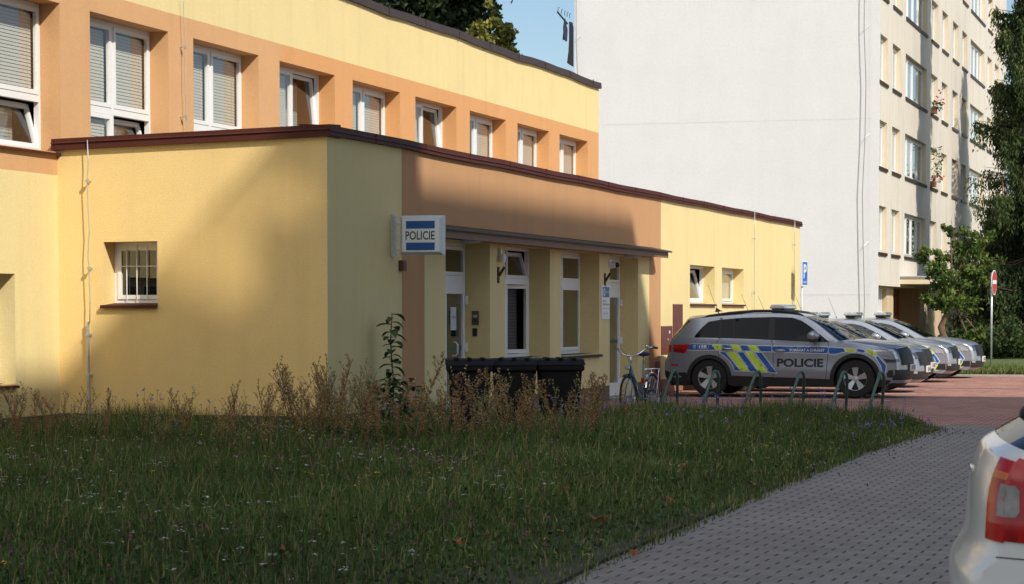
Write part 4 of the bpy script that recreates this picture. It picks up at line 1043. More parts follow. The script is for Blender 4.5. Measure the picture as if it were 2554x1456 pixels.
    # livery
    if police and sp['rails']:
        D = {'blue': [[(440,640),(500,551),(780,556),(836,636)],[(925,560),(1018,562),(1070,641),(972,639)],[(1175,565),(1275,567),(1325,648),(1222,646)],
              [(1415,570),(1606,573),(1612,656),(1468,653)],[(1624,575),(2368,583),(2366,675),(1630,657)],
              [(885,655),(975,657),(1190,915),(1105,912),(1085,850),(1040,785),(965,715),(905,682)],[(1130,657),(1225,657),(1435,925),(1325,921)],[(1375,660),(1475,662),(1690,938),(1590,934)]],
             'lime': [[(793,557),(915,559),(932,637),(850,636)],[(1045,562),(1150,565),(1203,644),(1097,642)],[(1290,567),(1392,570),(1443,651),(1342,648)],
              [(1000,657),(1105,657),(1310,918),(1207,916)],[(1250,658),(1350,658),(1560,932),(1450,927)]]}
        D2 = {'blue': [[(165,537),(345,550),(375,600),(330,606),(255,628),(165,627)],[(490,560),(592,566),(622,610),(520,602)],[(760,640),(865,765),(847,905),(822,870),(795,765),(733,662)]],
              'lime': [[(355,550),(475,556),(497,601),(385,600)],[(610,568),(682,572),(755,625),(733,655),(640,612)]]}
        allp = [(c, [q1(*p) for p in L]) for c in D for L in D[c]]+[(c, [q2(*p) for p in L]) for c in D2 for L in D2[c]]
    elif police:
        allp = []
        def st(c, *L): allp.append((c, list(L)))
        st('blue', (-.5,.80),(2.0,.80),(2.0,.69),(-.45,.69))
        x = 2.1; 
        st('blue', (2.08,.845),(2.30,.85),(2.40,.77),(2.08,.745)); st('lime', (2.33,.85),(2.62,.85),(2.76,.80),(2.70,.77),(2.44,.775))
        st('blue', (2.66,.85),(2.86,.84),(3.02,.74),(2.98,.69),(2.78,.79)); st('lime', (2.89,.835),(2.98,.815),(3.12,.70),(3.05,.66))
        st('blue', (3.00,.64),(3.10,.66),(3.22,.48),(3.16,.42),(3.09,.55)); st('lime', (3.10,.40),(3.16,.40),(3.24,.30),(3.12,.26),(3.08,.34))
    if police:
        for sg in (1,-1):
            for c in ('blue','lime'):
                m_ = MB()
                for cc, L in allp:
                    if cc == c: surf(m_, L, [], W, .0045, sg, .06, 0)
                m_.build(c+'_stripe', M[c], root, smooth=True)
        # pale borders around the diagonal flashes
        bd = MB()
        for cc, L in allp:
            for a, b in zip(L, L[1:]+L[:1]):
                d = Vector((b[0]-a[0], b[1]-a[1])); 
                if d.length < .03: continue
                nrm = Vector((-d.y, d.x)).normalized()*.007; n = max(1, int(d.length/.08))
                for k in range(n):
                    p = Vector(a).lerp(Vector(b), k/n); q = Vector(a).lerp(Vector(b), (k+1)/n)
                    for sg in (-1,):
                        v4 = [p-nrm, p+nrm, q+nrm, q-nrm]; bd.quad(*[(v.x, sg*(W(v.x,v.y)+.0052), v.y) for v in v4])
        bd.build('film_border', M['film'], root)
        def tx3(s, x0, x1, z0, z1, m, bold=.02, nm='lettering'):
            vs, fs = text_fit(s, x0, x1, z0, z1, bold)
            MB().add([(a, -(W(a,b)+.0062), b) for a,b in vs], fs).build(nm, m, root)
        if sp['rails']:
            a, b = q1(1685,855), q1(2312,742); tx3('POLICIE', a[0], b[0], a[1], b[1], M['ink'], .035)
            a, b = q1(1857,650), q1(2328,602); tx3('POMÁHAT A CHRÁNIT', a[0], b[0], a[1], b[1], M['filmwhite'], .02)
            a, b = q1(614,609), q1(716,568); tx3('158', a[0], b[0], a[1], b[1], M['filmwhite'], .03)
            c = q1(548,589); ic = MB(); n = 20; ro, ri = .036, .029
            for k in range(n):
                a0, a1 = 2*math.pi*k/n, 2*math.pi*(k+1)/n
                v4 = [(c[0]+rr*math.cos(aa)*.8, c[1]+rr*math.sin(aa)) for rr, aa in ((ri,a0),(ro,a0),(ro,a1),(ri,a1))]
                ic.quad(*[(x, -(W(x,z)+.0065), z) for x,z in v4])
            L = [(c[0]-.012,c[1]-.018),(c[0]-.002,c[1]-.020),(c[0]+.002,c[1]-.010),(c[0]-.004,c[1]-.004),(c[0]+.004,c[1]+.008),(c[0]+.010,c[1]+.006),(c[0]+.014,c[1]+.016),(c[0]+.006,c[1]+.020),(c[0]-.008,c[1]+.002)]
            surf(ic, L, [], W, .0065, -1, .05, 0, False); ic.build('phone_symbol', M['filmwhite'], root)
            L = [q1(602,512),q1(738,514),q1(748,525),q1(748,590),q1(735,618),q1(610,614),q1(596,595),q1(594,525)]
            fg = MB()
            for a, b in zip(L, L[1:]+L[:1]):
                d = Vector((b[0]-a[0],b[1]-a[1])); nrm = Vector((-d.y,d.x)).normalized()*.003
                v4 = [Vector(a)-nrm,Vector(a)+nrm,Vector(b)+nrm,Vector(b)-nrm]; fg.quad(*[(v.x,-(W(v.x,v.y)+.007),v.y) for v in v4])
            fg.build('fuel_flap', M['film'], root)
        else:
            tx3('POLICIE', 1.05, 1.9, .48, .64, M['ink'], .035)
    if tail_detail:
        # rear wiper, seam lines
        p0 = loft(s_rear(1.06)+1.0, .55*math.pi/2, .0, -1)
    root['_front'] = xc
    return root, W, loft, (s_rear, s_front)
wr = gnd(1773, 986.5)
kod, W_, lf_, _ = make_car('police_car', KOD, M['silver'], True, 'silver police SUV parked nearest, its whole striped side in view', 'parked police cars')
del kod['_front']
kod.location = (wr.x, wr.y+.80, 0); kod.rotation_euler = (0,0,R(-1.0))
octv, _, _, _ = make_car('police_car', OCT, M['silver'], True, '', 'parked police cars', plate='6EA 4582')
fx = octv['_front']; del octv['_front']
labs = ['second police car, its nose showing just beyond the grille of the near SUV',
        'third police car in the row, mostly hidden between its neighbours',
        'fourth police car in the row, bright headlight and blue and lime wing flashes',
        'silver police car farthest in the row, nearest to the round no-entry sign']
for i, (px_, py_, Z) in enumerate([(2315,917,47.6),(2327,911,50.9),(2393.6,900.6,54.6),(2453,894,57.9)]):
    o = octv if i == 0 else copy_tree(octv)
    p = at(px_, py_, Z); o.location = (p.x-fx-.03, p.y, 0); o['label'] = labs[i]
    o.rotation_euler = (0,0,R([0,-.6,.5,0][i]))
wcar, Ww, lw, (sr_, sf_) = make_car('parked_car', OCT, M['wpaint'], False, 'white hatchback cut off by the right edge, red tail light towards the viewer', tail_detail=True)
del wcar['_front']
# rear wiper, badge and lamp seam of the white car
wp = lw(sr_(1.08)+1.2, .62*math.pi/2, 0, -1)
MB().lathe([(.001,.05),(.03,.045),(.034,0),(.028,-.045),(.001,-.05)], (wp[0]-.055,wp[1],wp[2]+.03), 'y', 12).tube([(wp[0]+.01,wp[1],wp[2]-.02),(wp[0]-.05,wp[1],wp[2]+.02)], .010, 6).build('rear_wiper', M['black'], wcar, smooth=True)
sm = MB()
for a, b in (((-.90,.665),(-.45,.645)),((-.45,.645),(-.40,.25))):
    for k in range(8):
        p = [a[j]+(b[j]-a[j])*k/8 for j in (0,1)]; q = [a[j]+(b[j]-a[j])*(k+1)/8 for j in (0,1)]
        for sg in (-1,1):
            sm.quad((p[0],sg*(Ww(*p)+.002),p[1]-.0025),(p[0],sg*(Ww(*p)+.002),p[1]+.0025),(q[0],sg*(Ww(*q)+.002),q[1]+.0025),(q[0],sg*(Ww(*q)+.002),q[1]-.0025))
sm.build('bumper_seam', M['gap'], wcar)
cbp = lw(sr_(.93), .9*math.pi/2, .01, -1)
MB().box(cbp[0]+.0,cbp[0]+.012,-.10,.06,cbp[2]-.012,cbp[2]+.012).build('chrome_trim', M['chrome'], wcar, bevel=.004)
dirw = _r*.985-_f*.17; ang = math.atan2(dirw.y, dirw.x)
tgt = at(2442, 1420, 9.0); bp = Vector((-.96, -Ww(-.945,.5), 0)); rot = Matrix.Rotation(ang, 3, 'Z')
loc = Vector((tgt.x, tgt.y, 0))-rot@bp; wcar.location = (loc.x, loc.y, 0); wcar.rotation_euler = (0,0,ang)
# ================================================================ BINS, BIKE, RACKS, SIGNS
def make_bin():
    r = empty('wheelie_bin', (0,0,0), 0)
    mb = MB(); prof = [(0,.05,.22,.24),(.9,.0,.275,.33),(.93,.0,.275,.33)]
    vs = []
    for z, c, hx, hy in [(.06,0,.215,.235),(.9,0,.27,.31),(.905,0,.30,.345),(.97,0,.30,.345)]:
        vs += [(-hx,-hy,z),(hx,-hy,z),(hx,hy,z),(-hx,hy,z)]
    fs = [(0,1,2,3),(12,13,14,15)]+[(4*i+k,4*i+(k+1)%4,4*i+4+(k+1)%4,4*i+4+k) for i in range(3) for k in range(4)]
    mb.add(vs, fs).build('container', M['binblack'], r, bevel=.015)
    ld = MB().prism([(-.36,.972),(-.33,.995),(-.2,1.045),(.25,1.055),(.36,1.0),(.37,.975)], 0, -.31, .31)
    for k in range(3): ld.box(-.2+k*.17,-.14+k*.17,-.25,.22,1.04,1.068)
    ld.build('lid', M['binblack'], r, bevel=.012)
    MB().tube([(-.24,.36,.95),(-.24,.42,.97),(.24,.42,.97),(.24,.36,.95)], .016, 8).build('handle', M['binblack'], r)
    for sx_ in (-.25,.25): MB().lathe([(.03,-.03),(.1,-.028),(.1,.028),(.03,.03)], (sx_,.26,.1), 'x', 18).build('wheel', M['tyre'], r)
    return r
M['binblack'] = mat('bin_plastic', (.014,.013,.014), .65, var=.15, vscale=4, spec=.12)
bp_ = make_bin()
for i, (x, lab) in enumerate(((1170,'black wheelie bin nearest the first entrance door, leftmost of three'),(1283,'black wheelie bin between the two others, below the tilted window'),(1394,'black wheelie bin nearest the bicycle, its flank catching a reddish gleam'))):
    o = bp_ if i == 0 else copy_tree(bp_)
    p = at(x, 1000, 28.9+.12*i); o.location = (p.x, p.y, 0); o.rotation_euler = (0,0,HEAD+R([2,-3,4][i])); o.scale = (.95,.95,.98)
    tag(o, lab, 'bin', 'wheelie bins before the entrance')
# bicycle: local x forward
bk = empty('bicycle', (0,0,0), 0, 'old pale blue city bicycle leaning in the first green rack by the entrance', 'bicycle')
M['bikeblue'] = mat('pale_blue_enamel', (.10,.24,.31), .35, var=.1, coat=.3)
def ring(mb, R_, r_, c, seg=36, k=6): mb.tube([(c[0]+R_*math.cos(2*math.pi*i/seg), c[1], c[2]+R_*math.sin(2*math.pi*i/seg)) for i in range(seg+1)], r_, k, cap=False)
for cx, fr_ in ((0,False),(1.05,True)):
    mb = MB(); ring(mb, .312, .019, (cx,0,.33)); wh = mb.build('wheel', M['tyre'], bk, smooth=True)
    mb = MB(); ring(mb, .288, .008, (cx,0,.33)); mb.lathe([(.02,-.04),(.02,.04)], (cx,0,.33), 'y', 10)
    for k in range(28):
        a = 2*math.pi*k/28; y = .03 if k % 2 else -.03
        mb.tube([(cx,y,.33),(cx+.285*math.cos(a),0,.33+.285*math.sin(a))], .0014, 4)
    mb.build('rim', M['chrome'], wh)
    mb = MB(); a0, a1 = (R(20), R(200)) if not fr_ else (R(60), R(190)); n = 22
    for i in range(n):
        b0, b1 = a0+(a1-a0)*i/n, a0+(a1-a0)*(i+1)/n
        for yy in (-.028, 0): mb.quad(*[(cx+(.345 if abs(y2) > .02 else .352)*math.cos(b), y2, .33+(.345 if abs(y2) > .02 else .352)*math.sin(b)) for b, y2 in ((b0,yy),(b1,yy),(b1,yy+.028),(b0,yy+.028))])
    mb.build('mudguard', M['chrome'] if not fr_ else M['black'], bk, smooth=True)
fm = MB()
fm.tube([(.44,0,.27),(.36,0,.72),(.345,0,.86)], .016, 10)
fm.tube([(.44,0,.27),(.60,0,.36),(.80,0,.56),(.90,0,.74)], .018, 10)
fm.tube([(.435,0,.36),(.62,0,.50),(.80,0,.66),(.895,0,.80)], .012, 10)
for y in (-.05,.05): fm.tube([(.44,0,.27),(.2,y,.30),(0,y,.33)], .010, 8); fm.tube([(.37,0,.66),(.2,y,.5),(0,y,.33)], .008, 8); fm.tube([(.925,0,.66),(.99,y,.48),(1.05,y,.33)], .011, 8)
fm.tube([(.895,0,.84),(.93,0,.66)], .02, 10)
fm.build('frame', M['bikeblue'], bk, smooth=True)
MB().tube([(.345,0,.86),(.335,0,.93)], .012, 8).tube([(.895,0,.83),(.872,0,.95)], .012, 8).build('seat_post', M['chrome'], bk, smooth=True)
sd = MB().lathe([(.001,-.14),(.05,-.13),(.085,-.09),(.10,0),(.085,.07),(.04,.12),(.022,.17),(.001,.18)], (0,0,0), 'x', 16)
sd.v = [(.33+x, y, .965+z*.38) for x,y,z in sd.v]; sd.build('saddle', M['black'], bk, smooth=True)
hb = MB(); hp = [(.67,-.31,1.06),(.74,-.29,1.065),(.80,-.24,1.06),(.86,-.16,.99),(.885,-.08,.95),(.875,0,.945),(.885,.08,.95),(.86,.16,.99),(.80,.24,1.06),(.74,.29,1.065),(.67,.31,1.06)]
hb.tube(hp, .012, 10); hbo = hb.build('handlebar', M['chrome'], bk, smooth=True)
for sg in (-1,1): MB().tube([(.60,sg*.325,1.05),(.72,sg*.295,1.065)], .018, 10).build('grip', M['black'], hbo, smooth=True)
MB().lathe([(.001,.03),(.02,.028),(.032,.012),(.034,0),(.001,0)], (.80,.235,1.075), 'z', 14).build('bell', M['chrome'], hbo, smooth=True)
MB().tube([(.80,-.24,1.06),(.92,-.14,1.06),(.96,-.04,.98),(.94,0,.85)], .003, 5).build('brake_cable', M['black'], hbo)
MB().box(.97,1.04,-.045,.045,.74,.80).build('headlamp_body', M['black'], bk, bevel=.015)
MB().box(1.035,1.048,-.04,.04,.745,.795).build('headlamp', M['lamp'], bk, bevel=.01)
rk = MB()
for y in (-.06,.06): rk.tube([(.34,y,.72),(.1,y,.73),(-.2,y,.73)], .006, 6); rk.tube([(-.17,y,.73),(0,y*1.1,.33)], .005, 6)
for x in (-.19,-.05,.1,.22): rk.tube([(x,-.06,.73),(x,.06,.73)], .005, 6)
rk.build('luggage_rack', M['chrome'], bk)
MB().lathe([(.001,-.004),(.085,-.004),(.085,.004),(.001,.004)], (.44,-.045,.27), 'y', 20).build('chainring', M['black'], bk)
MB().tube([(.52,-.08,.14),(.44,-.07,.27),(.44,.07,.27),(.36,.08,.40)], .008, 6).build('crank', M['black'], bk)
MB().box(.48,.57,-.17,-.08,.125,.15).build('pedal', M['black'], bk); MB().box(.31,.40,.08,.17,.39,.415).build('pedal', M['black'], bk)
MB().box(.385,.415,-.020,.020,.52,.60).build('badge', M['red'], bk)
# rear wheel at D(1625,970) Z~35.8, front wheel towards viewer-left
rp = at(1628, 1000, 36.3); fpn = at(1568, 1000, 35.35)
d = Vector((fpn.x-rp.x, fpn.y-rp.y, 0)); bk.location = (rp.x, rp.y, 0); bk.rotation_euler = (R(2),0,math.atan2(d.y,d.x)); bk.scale = (1,1,1)
# green cycle racks
M['rackgreen'] = mat('dark_green_enamel', (.012,.075,.055), .35, var=.15, vscale=8, coat=.4)
def make_rack():
    r = empty('bicycle_rack', (0,0,0), 0)
    H_ = .69; mb = MB(); pts = []
    # hoop: near leg splayed forward (towards -y), far leg almost upright
    pts = [(-.17,-.42,-.03),(-.06,-.16,.36),(.02,-.05,H_-.10),(.045,.0,H_-.02),(.075,.04,H_),(.105,.07,H_-.02),(.12,.10,H_-.10),(.115,.22,.35),(.10,.32,-.03)]
    P4 = [list(p)+[0] for p in pts]; sm_ = []
    n = len(pts)
    for i in range(n-1):
        p0,p1,p2,p3 = pts[max(i-1,0)],pts[i],pts[i+1],pts[min(i+2,n-1)]
        for k in range(5):
            t = k/5; sm_.append(tuple(.5*(2*p1[j]+(-p0[j]+p2[j])*t+(2*p0[j]-5*p1[j]+4*p2[j]-p3[j])*t*t+(-p0[j]+3*p1[j]-3*p2[j]+p3[j])*t**3) for j in range(3)))
    sm_.append(pts[-1]); mb.tube(sm_, .024, 10); mb.build('hoop', M['rackgreen'], r, smooth=True)
    mb = MB(); c = (.03,.25,.24); mb.tube([(c[0]+.085*math.cos(a), c[1], c[2]+.12*math.sin(a)) for a in [R(-60)-R(250)*k/14 for k in range(15)]], .009, 8)
    mb.build('wheel_holder', M['rackgreen'], r, smooth=True)
    return r
rk_ = make_rack()
nm = ['first green rack hoop, between the bicycle and the rear bumper of the near police SUV','green rack hoop in front of the rear wheel of the near police SUV','green rack hoop below the striped rear door of the near police SUV','green rack hoop below the black lettering on the front door','green rack hoop just left of the front wheel of the near police SUV','last green rack hoop, just right of the front wheel of the near police SUV']
for i, (x, xb) in enumerate(((1678,0),(1781,0),(1886,0),(1995,0),(2102,0),(2195,0))):
    o = rk_ if i == 0 else copy_tree(rk_)
    p = at(x, 925, 36.4-.18*i); o.location = (p.x-.06, p.y, 0); o.rotation_euler = (0,0,HEAD*.6+R([0,2,-2,1,-1,2][i]))
    tag(o, nm[i], 'bike rack', 'green cycle racks in a row')
# road signs
def post(root, h, r=.03): return MB().tube([(0,0,-.02),(0,0,h)], r, 12).build('post', M['steel'], root, smooth=True)
ne = empty('no_entry_sign', gnd(2471,914), 0, 'round red no-entry sign on a grey post at the grass edge', 'road sign')
ne.rotation_euler = (0,R(-.6),HEAD+R(66)); Zs = ne.location.dot(_f)
zc = at(2478.5,704.5,Zs).z; rr = .345
post(ne, zc+.28)
d = MB().lathe([(.001,-.075),(rr,-.075),(rr,-.06),(.001,-.06)], (0,0,zc), 'y', 40); d.v = [(x,y,z) for x,y,z in d.v]
d.build('disc', M['signwhite'], ne)
MB().lathe([(.001,-.079),(rr-.025,-.079),(rr-.025,-.076),(.001,-.076)], (0,0,zc), 'y', 40).build('red_face', mat('sign_red',(.45,.015,.02),.4), ne)
MB().box(-.25,.25,-.083,-.080,zc-.055,zc+.055).build('white_bar', M['signwhite'], ne)
MB().box(-.06,.06,-.06,.03,zc+.1,zc+.14).box(-.06,.06,-.06,.03,zc-.14,zc-.1).build('clip', M['steel'], ne)
psp = at(1999.5, 700, 60.3)
pk = empty('parking_sign', (psp.x, psp.y, 0), HEAD+R(66), 'tall blue parking sign with a white P at the far end of the yellow wing', 'road sign')
z0, z1 = at(2005,715,60.3).z, at(2005,651,60.3).z; post(pk, z1+.0)
MB().box(-.25,.25,-.075,-.055,z0,z1).build('plate', M['signwhite'], pk, bevel=.006)
MB().box(-.21,.21,-.078,-.076,z0+.035,z1-.035).build('blue_face', mat('sign_blue',(.01,.13,.50),.4), pk)
vs, fs = text_fit('P', -.12, .13, z0+.20, z1-.09, .02); MB().add([(a,-.080,b) for a,b in vs], fs).build('letter', M['signwhite'], pk)
vs, fs = text_fit('POLICIE ČR', -.18, .18, z0+.08, z0+.15, .01); MB().add([(a,-.080,b) for a,b in vs], fs).build('lettering', M['signwhite'], pk)
# ================================================================ VEGETATION
rng = np.random.default_rng(11)
def bulk(name, V, Fc, colr, m, parent=None, nside=None):
    """V (n,3), Fc (k,nside) int, colr (n,3) linear"""
    me = bpy.data.meshes.new(name); n = len(V); k, s = Fc.shape
    me.vertices.add(n); me.vertices.foreach_set('co', V.astype(np.float32).ravel())
    me.loops.add(k*s); me.loops.foreach_set('vertex_index', Fc.astype(np.int32).ravel())
    me.polygons.add(k); me.polygons.foreach_set('loop_start', (np.arange(k)*s).astype(np.int32))
    me.update(calc_edges=True)
    a = me.color_attributes.new('tint', 'FLOAT_COLOR', 'POINT')
    a.data.foreach_set('color', np.c_[colr, np.ones(n)].astype(np.float32).ravel())
    me.materials.append(m); me.update()
    o = bpy.data.objects.new(name, me); link(o, parent); return o
def unit(v): return v/np.maximum(np.linalg.norm(v, axis=1, keepdims=True), 1e-9)
def leafset(c, size, col3, aspect=.5, updir=None, droop=0):
    """diamond leaves at centres c (n,3) with random directions"""
    n = len(c); d = rng.normal(size=(n,3))
    if updir is not None: d = d*(1-updir[1])+np.array(updir[0])*updir[1]
    d = unit(d); e = unit(np.cross(d, rng.normal(size=(n,3))))
    s = np.broadcast_to(np.asarray(size).reshape(-1,1), (n,1))
    V = np.stack([c-d*s*.5, c-e*s*aspect*.5+d*s*.05, c+d*s*.5, c+e*s*aspect*.5+d*s*.05], 1).reshape(-1,3)
    F_ = np.arange(n*4).reshape(n,4); return V, F_, np.repeat(col3, 4, 0)
def vary(base, n, amt=.25, alt=None, pa=.3):
    b = np.array(base)[None,:]*np.ones((n,1))
    if alt is not None: k = rng.random(n) < pa; b[k] = np.array(alt)
    return np.clip(b*(1+rng.normal(size=(n,1))*amt)*(1+rng.normal(size=(n,3))*amt*.25), .003, .9)
M['grass'] = attr_mat('grass_blades', .65, .25); M['leaf'] = attr_mat('leaves', .6, .30); M['needle'] = attr_mat('needles', .75, .12); M['dry'] = attr_mat('dry_seed', .85, .25)
M['petal'] = attr_mat('petals', .8, .2)
M['bark'] = mat('bark', (.13,.085,.055), .95, var=.3, vscale=8, bump=.8, bscale=18)
M['bark_red'] = mat('reddish_bark', (.22,.09,.05), .95, var=.3, vscale=8, bump=.8, bscale=18)
# ---- meadow points with a height map: short near the pavement and viewer, tall by the wall
def sample(n, y0=8, y1=34.9, power=1.0):
    out = np.zeros((0,2))
    while len(out) < n:
        m_ = n*3; yy = y0+(y1-y0)*rng.random(m_)**power
        dep = yy; xl = -.66*yy+1.0; xr = .05*yy
        xx = -14.5+(5.5+14.5)*rng.random(m_); 
        k = in_poly(xx-.14*(yy < 33), yy, MEADOW)
        P_ = np.c_[xx, yy][k]
        zc = P_[:,0]*_f.x+P_[:,1]*_f.y; rx = P_[:,0]*_r.x+P_[:,1]*_r.y
        k = (rx > -.225*zc-.4) & (rx < .225*zc+.4); out = np.r_[out, P_[k]]
    return out[:n]
ex = np.array([[p.x, p.y] for p in LE[:5]])
def edge_dist(P_):
    a = np.array([LE[4].x, LE[4].y]); b = np.array([LE[0].x, LE[0].y]); d = (b-a)/np.linalg.norm(b-a)
    return (P_[:,0]-a[0])*(-d[1])+(P_[:,1]-a[1])*d[0]
def hmap(P_):
    e = np.clip(edge_dist(P_)/2.2, 0, 1); f_ = np.clip((P_[:,1]-12)/15, 0, 1)
    nz = .75+.5*np.sin(P_[:,0]*1.7+np.sin(P_[:,1]*.9)*2)*np.sin(P_[:,1]*1.3+P_[:,0]*.6)*.5
    far = np.clip((P_[:,1]-29)/5,0,1)*(P_[:,0] > -5)
    return (.06+.12*e+.20*e*f_+.16*far*np.clip(edge_dist(P_)/.9,0,1))*nz
def blades(n, power, wid, hs=1.0, base=(.080,.128,.028), alt=(.28,.25,.10), pa=.24):
    P_ = sample(n, power=power); h = hmap(P_)*rng.uniform(.5,1.5,n)*hs
    # ragged edge
    k = edge_dist(P_) > rng.random(n)**1.5*.30-.16+.06*np.sin(P_[:,1]*5); P_ = P_[k]; h = h[k]; n = len(P_)
    a = rng.random(n)*2*math.pi; lean = rng.random(n)*.55*h; w_ = wid*rng.uniform(.7,1.4,n)*(1+.4*(P_[:,1] > 22))
    b = rng.random(n)*2*math.pi
    base3 = np.c_[P_, np.zeros(n)]; dx = np.c_[np.cos(a), np.sin(a), np.zeros(n)]*w_[:,None]*.5
    ld = np.c_[np.cos(b), np.sin(b), np.zeros(n)]
    mid = base3+ld*(lean*.35)[:,None]+np.c_[np.zeros((n,2)), h*.6]
    tip = base3+ld*lean[:,None]+np.c_[np.zeros((n,2)), h*(1-.15*rng.random(n))]
    V = np.stack([base3-dx, base3+dx, mid+dx*.8, tip, mid-dx*.8], 1).reshape(-1,3)
    i = np.arange(n)[:,None]*5
    F_ = np.concatenate([np.concatenate([i,i+1,i+2,i+4],1)],0); F3 = np.concatenate([i+4,i+2,i+3],1)
    c = vary(base, n, .30, alt, pa); 
    pt = .5+.5*np.sin(P_[:,0]*.9+2*np.sin(P_[:,1]*.5))*np.cos(P_[:,1]*.7); c = c*(.75+.5*pt[:,None])
    c3 = np.repeat(c, 5, 0)
    return V, F_, F3, c3
V, F4, F3, c3 = blades(150000, .85, .0065)
g1 = bulk('meadow_grass', V, np.concatenate([F4, np.c_[F3, F3[:,2:3]]][:1]), c3, M['grass'])
# tips as triangles merged in the same object
me = g1.data; bpy.data.objects.remove(g1)
def bulk34(name, V, F4, F3, c3, m):
    me = bpy.data.meshes.new(name); n = len(V)
    me.vertices.add(n); me.vertices.foreach_set('co', V.astype(np.float32).ravel())
    li = np.concatenate([F4.ravel(), F3.ravel()]); me.loops.add(len(li)); me.loops.foreach_set('vertex_index', li.astype(np.int32))
    st = np.concatenate([np.arange(len(F4))*4, len(F4)*4+np.arange(len(F3))*3]); me.polygons.add(len(st)); me.polygons.foreach_set('loop_start', st.astype(np.int32))
    me.update(calc_edges=True); a = me.color_attributes.new('tint','FLOAT_COLOR','POINT'); a.data.foreach_set('color', np.c_[c3, np.ones(n)].astype(np.float32).ravel())
    me.materials.append(m); me.update(); return link(bpy.data.objects.new(name, me))
g1 = bulk34('meadow_grass', V, F4, F3, c3, M['grass'])
tag(g1, 'dense mixed grass of the shaded meadow in front of the police station', 'grass', kind='stuff')
# clover and herb leaves low down
n = 60000; P_ = sample(n, power=.8); h = hmap(P_)*rng.uniform(.3,.85,n); k = edge_dist(P_) > .25; P_, h = P_[k], h[k]; n = len(P_)
C = np.c_[P_, h]; V, F_, cc = leafset(C, rng.uniform(.018,.045,n), vary((.060,.110,.028), n, .3), .8)
o = bulk('clover', V, F_, cc, M['grass']); tag(o, 'low clover and herb leaves between the grass of the meadow', 'clover', kind='stuff')
# wildflowers
def patchy(n, sc_, power=.9):
    P_ = sample(n*4, power=power); s_ = np.sin(P_[:,0]*sc_+1.3)*np.sin(P_[:,1]*sc_*.8+.4)+rng.normal(size=len(P_))*.45
    return P_[np.argsort(-s_)[:n]]
Vs, Fs, Cs = [], [], []; base_i = 0
def addset(V, F_, c_):
    global base_i
    Vs.append(V); Fs.append(F_+base_i); Cs.append(c_); base_i += len(V)
def heads(P_, hoff, size, colr, flat=True, k=6, amt=.12):
    n = len(P_); h = hmap(P_)*rng.uniform(.9,1.35,n)+hoff
    for j in range(k):
        off = rng.normal(size=(n,3))*size[:,None]*np.array([.5,.5,.12 if flat else .45]); c_ = np.c_[P_, h]+off
        m_ = len(c_); d = rng.normal(size=(m_,3)); 
        if flat: d[:,2] *= .15
        d = unit(d); e = unit(np.cross(d, np.array([[0,0,1.]])+rng.normal(size=(m_,3))*(.15 if flat else 1)))
        s = size[:,None]*.38
        addset(np.stack([c_-d*s,c_-e*s,c_+d*s,c_+e*s],1).reshape(-1,3), np.arange(m_*4).reshape(m_,4), np.repeat(vary(colr,m_,amt),4,0))
    st = np.c_[P_, np.zeros(n)]; tp = np.c_[P_, h]; w_ = np.array([.0016,0,0])*_r.x+np.array([0,.0016,0])*_r.y
    addset(np.stack([st-w_,st+w_,tp+w_,tp-w_],1).reshape(-1,3), np.arange(n*4).reshape(n,4), np.repeat(vary((.06,.08,.03),n,.2),4,0))
left = lambda P_: P_[P_[:,0]*_r.x+P_[:,1]*_r.y < .02*P_[:,1]]
P_ = left(patchy(760, 1.6, 1.0)); heads(P_, .02, rng.uniform(.014,.032,len(P_)), (.58,.58,.54))
P_ = patchy(240, .9, .7); heads(P_, .04, rng.uniform(.018,.03,len(P_)), (.60,.42,.03))
P_ = left(patchy(900, .8, .9)); heads(P_, .01, rng.uniform(.018,.026,len(P_)), (.22,.07,.12), False, 5, .25)
P_ = sample(400, 20); heads(P_, .0, rng.uniform(.015,.022,len(P_)), (.45,.43,.40), False, 4)
P_ = sample(700, 26); P_ = P_[P_[:,1] > 25.2][:220]; heads(P_, .14, rng.uniform(.022,.032,len(P_)), (.22,.20,.50), False, 5)
o = bulk('wildflowers', np.concatenate(Vs), np.concatenate(Fs), np.concatenate(Cs), M['petal'])
tag(o, 'small white, yellow, pink and violet flowers scattered through the meadow', 'wildflowers', kind='stuff')
# grass on the far verge, sunlit
n = 26000; xx = rng.uniform(-9.5,3,n); yy = yk+.18+7*rng.random(n)**1.6; h = rng.uniform(.05,.2,n); a = rng.random(n)*6.28
b3 = np.c_[xx,yy,np.full(n,.02)]; dx = np.c_[np.cos(a),np.sin(a),np.zeros(n)]*.02; tp = b3+np.c_[rng.normal(size=(n,2))*.04,h]
V = np.stack([b3-dx,b3+dx,tp],1).reshape(-1,3); o = bulk('verge_grass', V, np.arange(n*3).reshape(n,3), np.repeat(vary((.09,.13,.03),n,.3,(.22,.19,.07),.25),3,0), M['grass'])
tag(o, 'sunlit grass on the verge behind the parked police cars', 'grass', kind='stuff')
# weeds in the pavement joints by the meadow edge
n = 2600; t = rng.random(n); off = rng.exponential(.16,n); a = np.array([LE[4].x-1.5, LE[4].y-5]); b = np.array([LE[0].x, LE[0].y]); dd = (b-a)/np.linalg.norm(b-a)
P_ = a+(b-a)*t[:,None]+np.c_[dd[1],-dd[0]]*off[:,None]; P_[:,1] = np.round(P_[:,1]/.165)*.165+rng.normal(size=n)*.012
C = np.c_[P_, rng.uniform(0,.02,n)]; V, F_, cc = leafset(C, rng.uniform(.02,.05,n), vary((.06,.085,.025),n,.3,(.16,.14,.06),.3), .35)
o = bulk('joint_weeds', V, F_, cc, M['grass']); tag(o, 'weeds and dry bits in the paving joints along the meadow edge', 'weeds', kind='stuff')
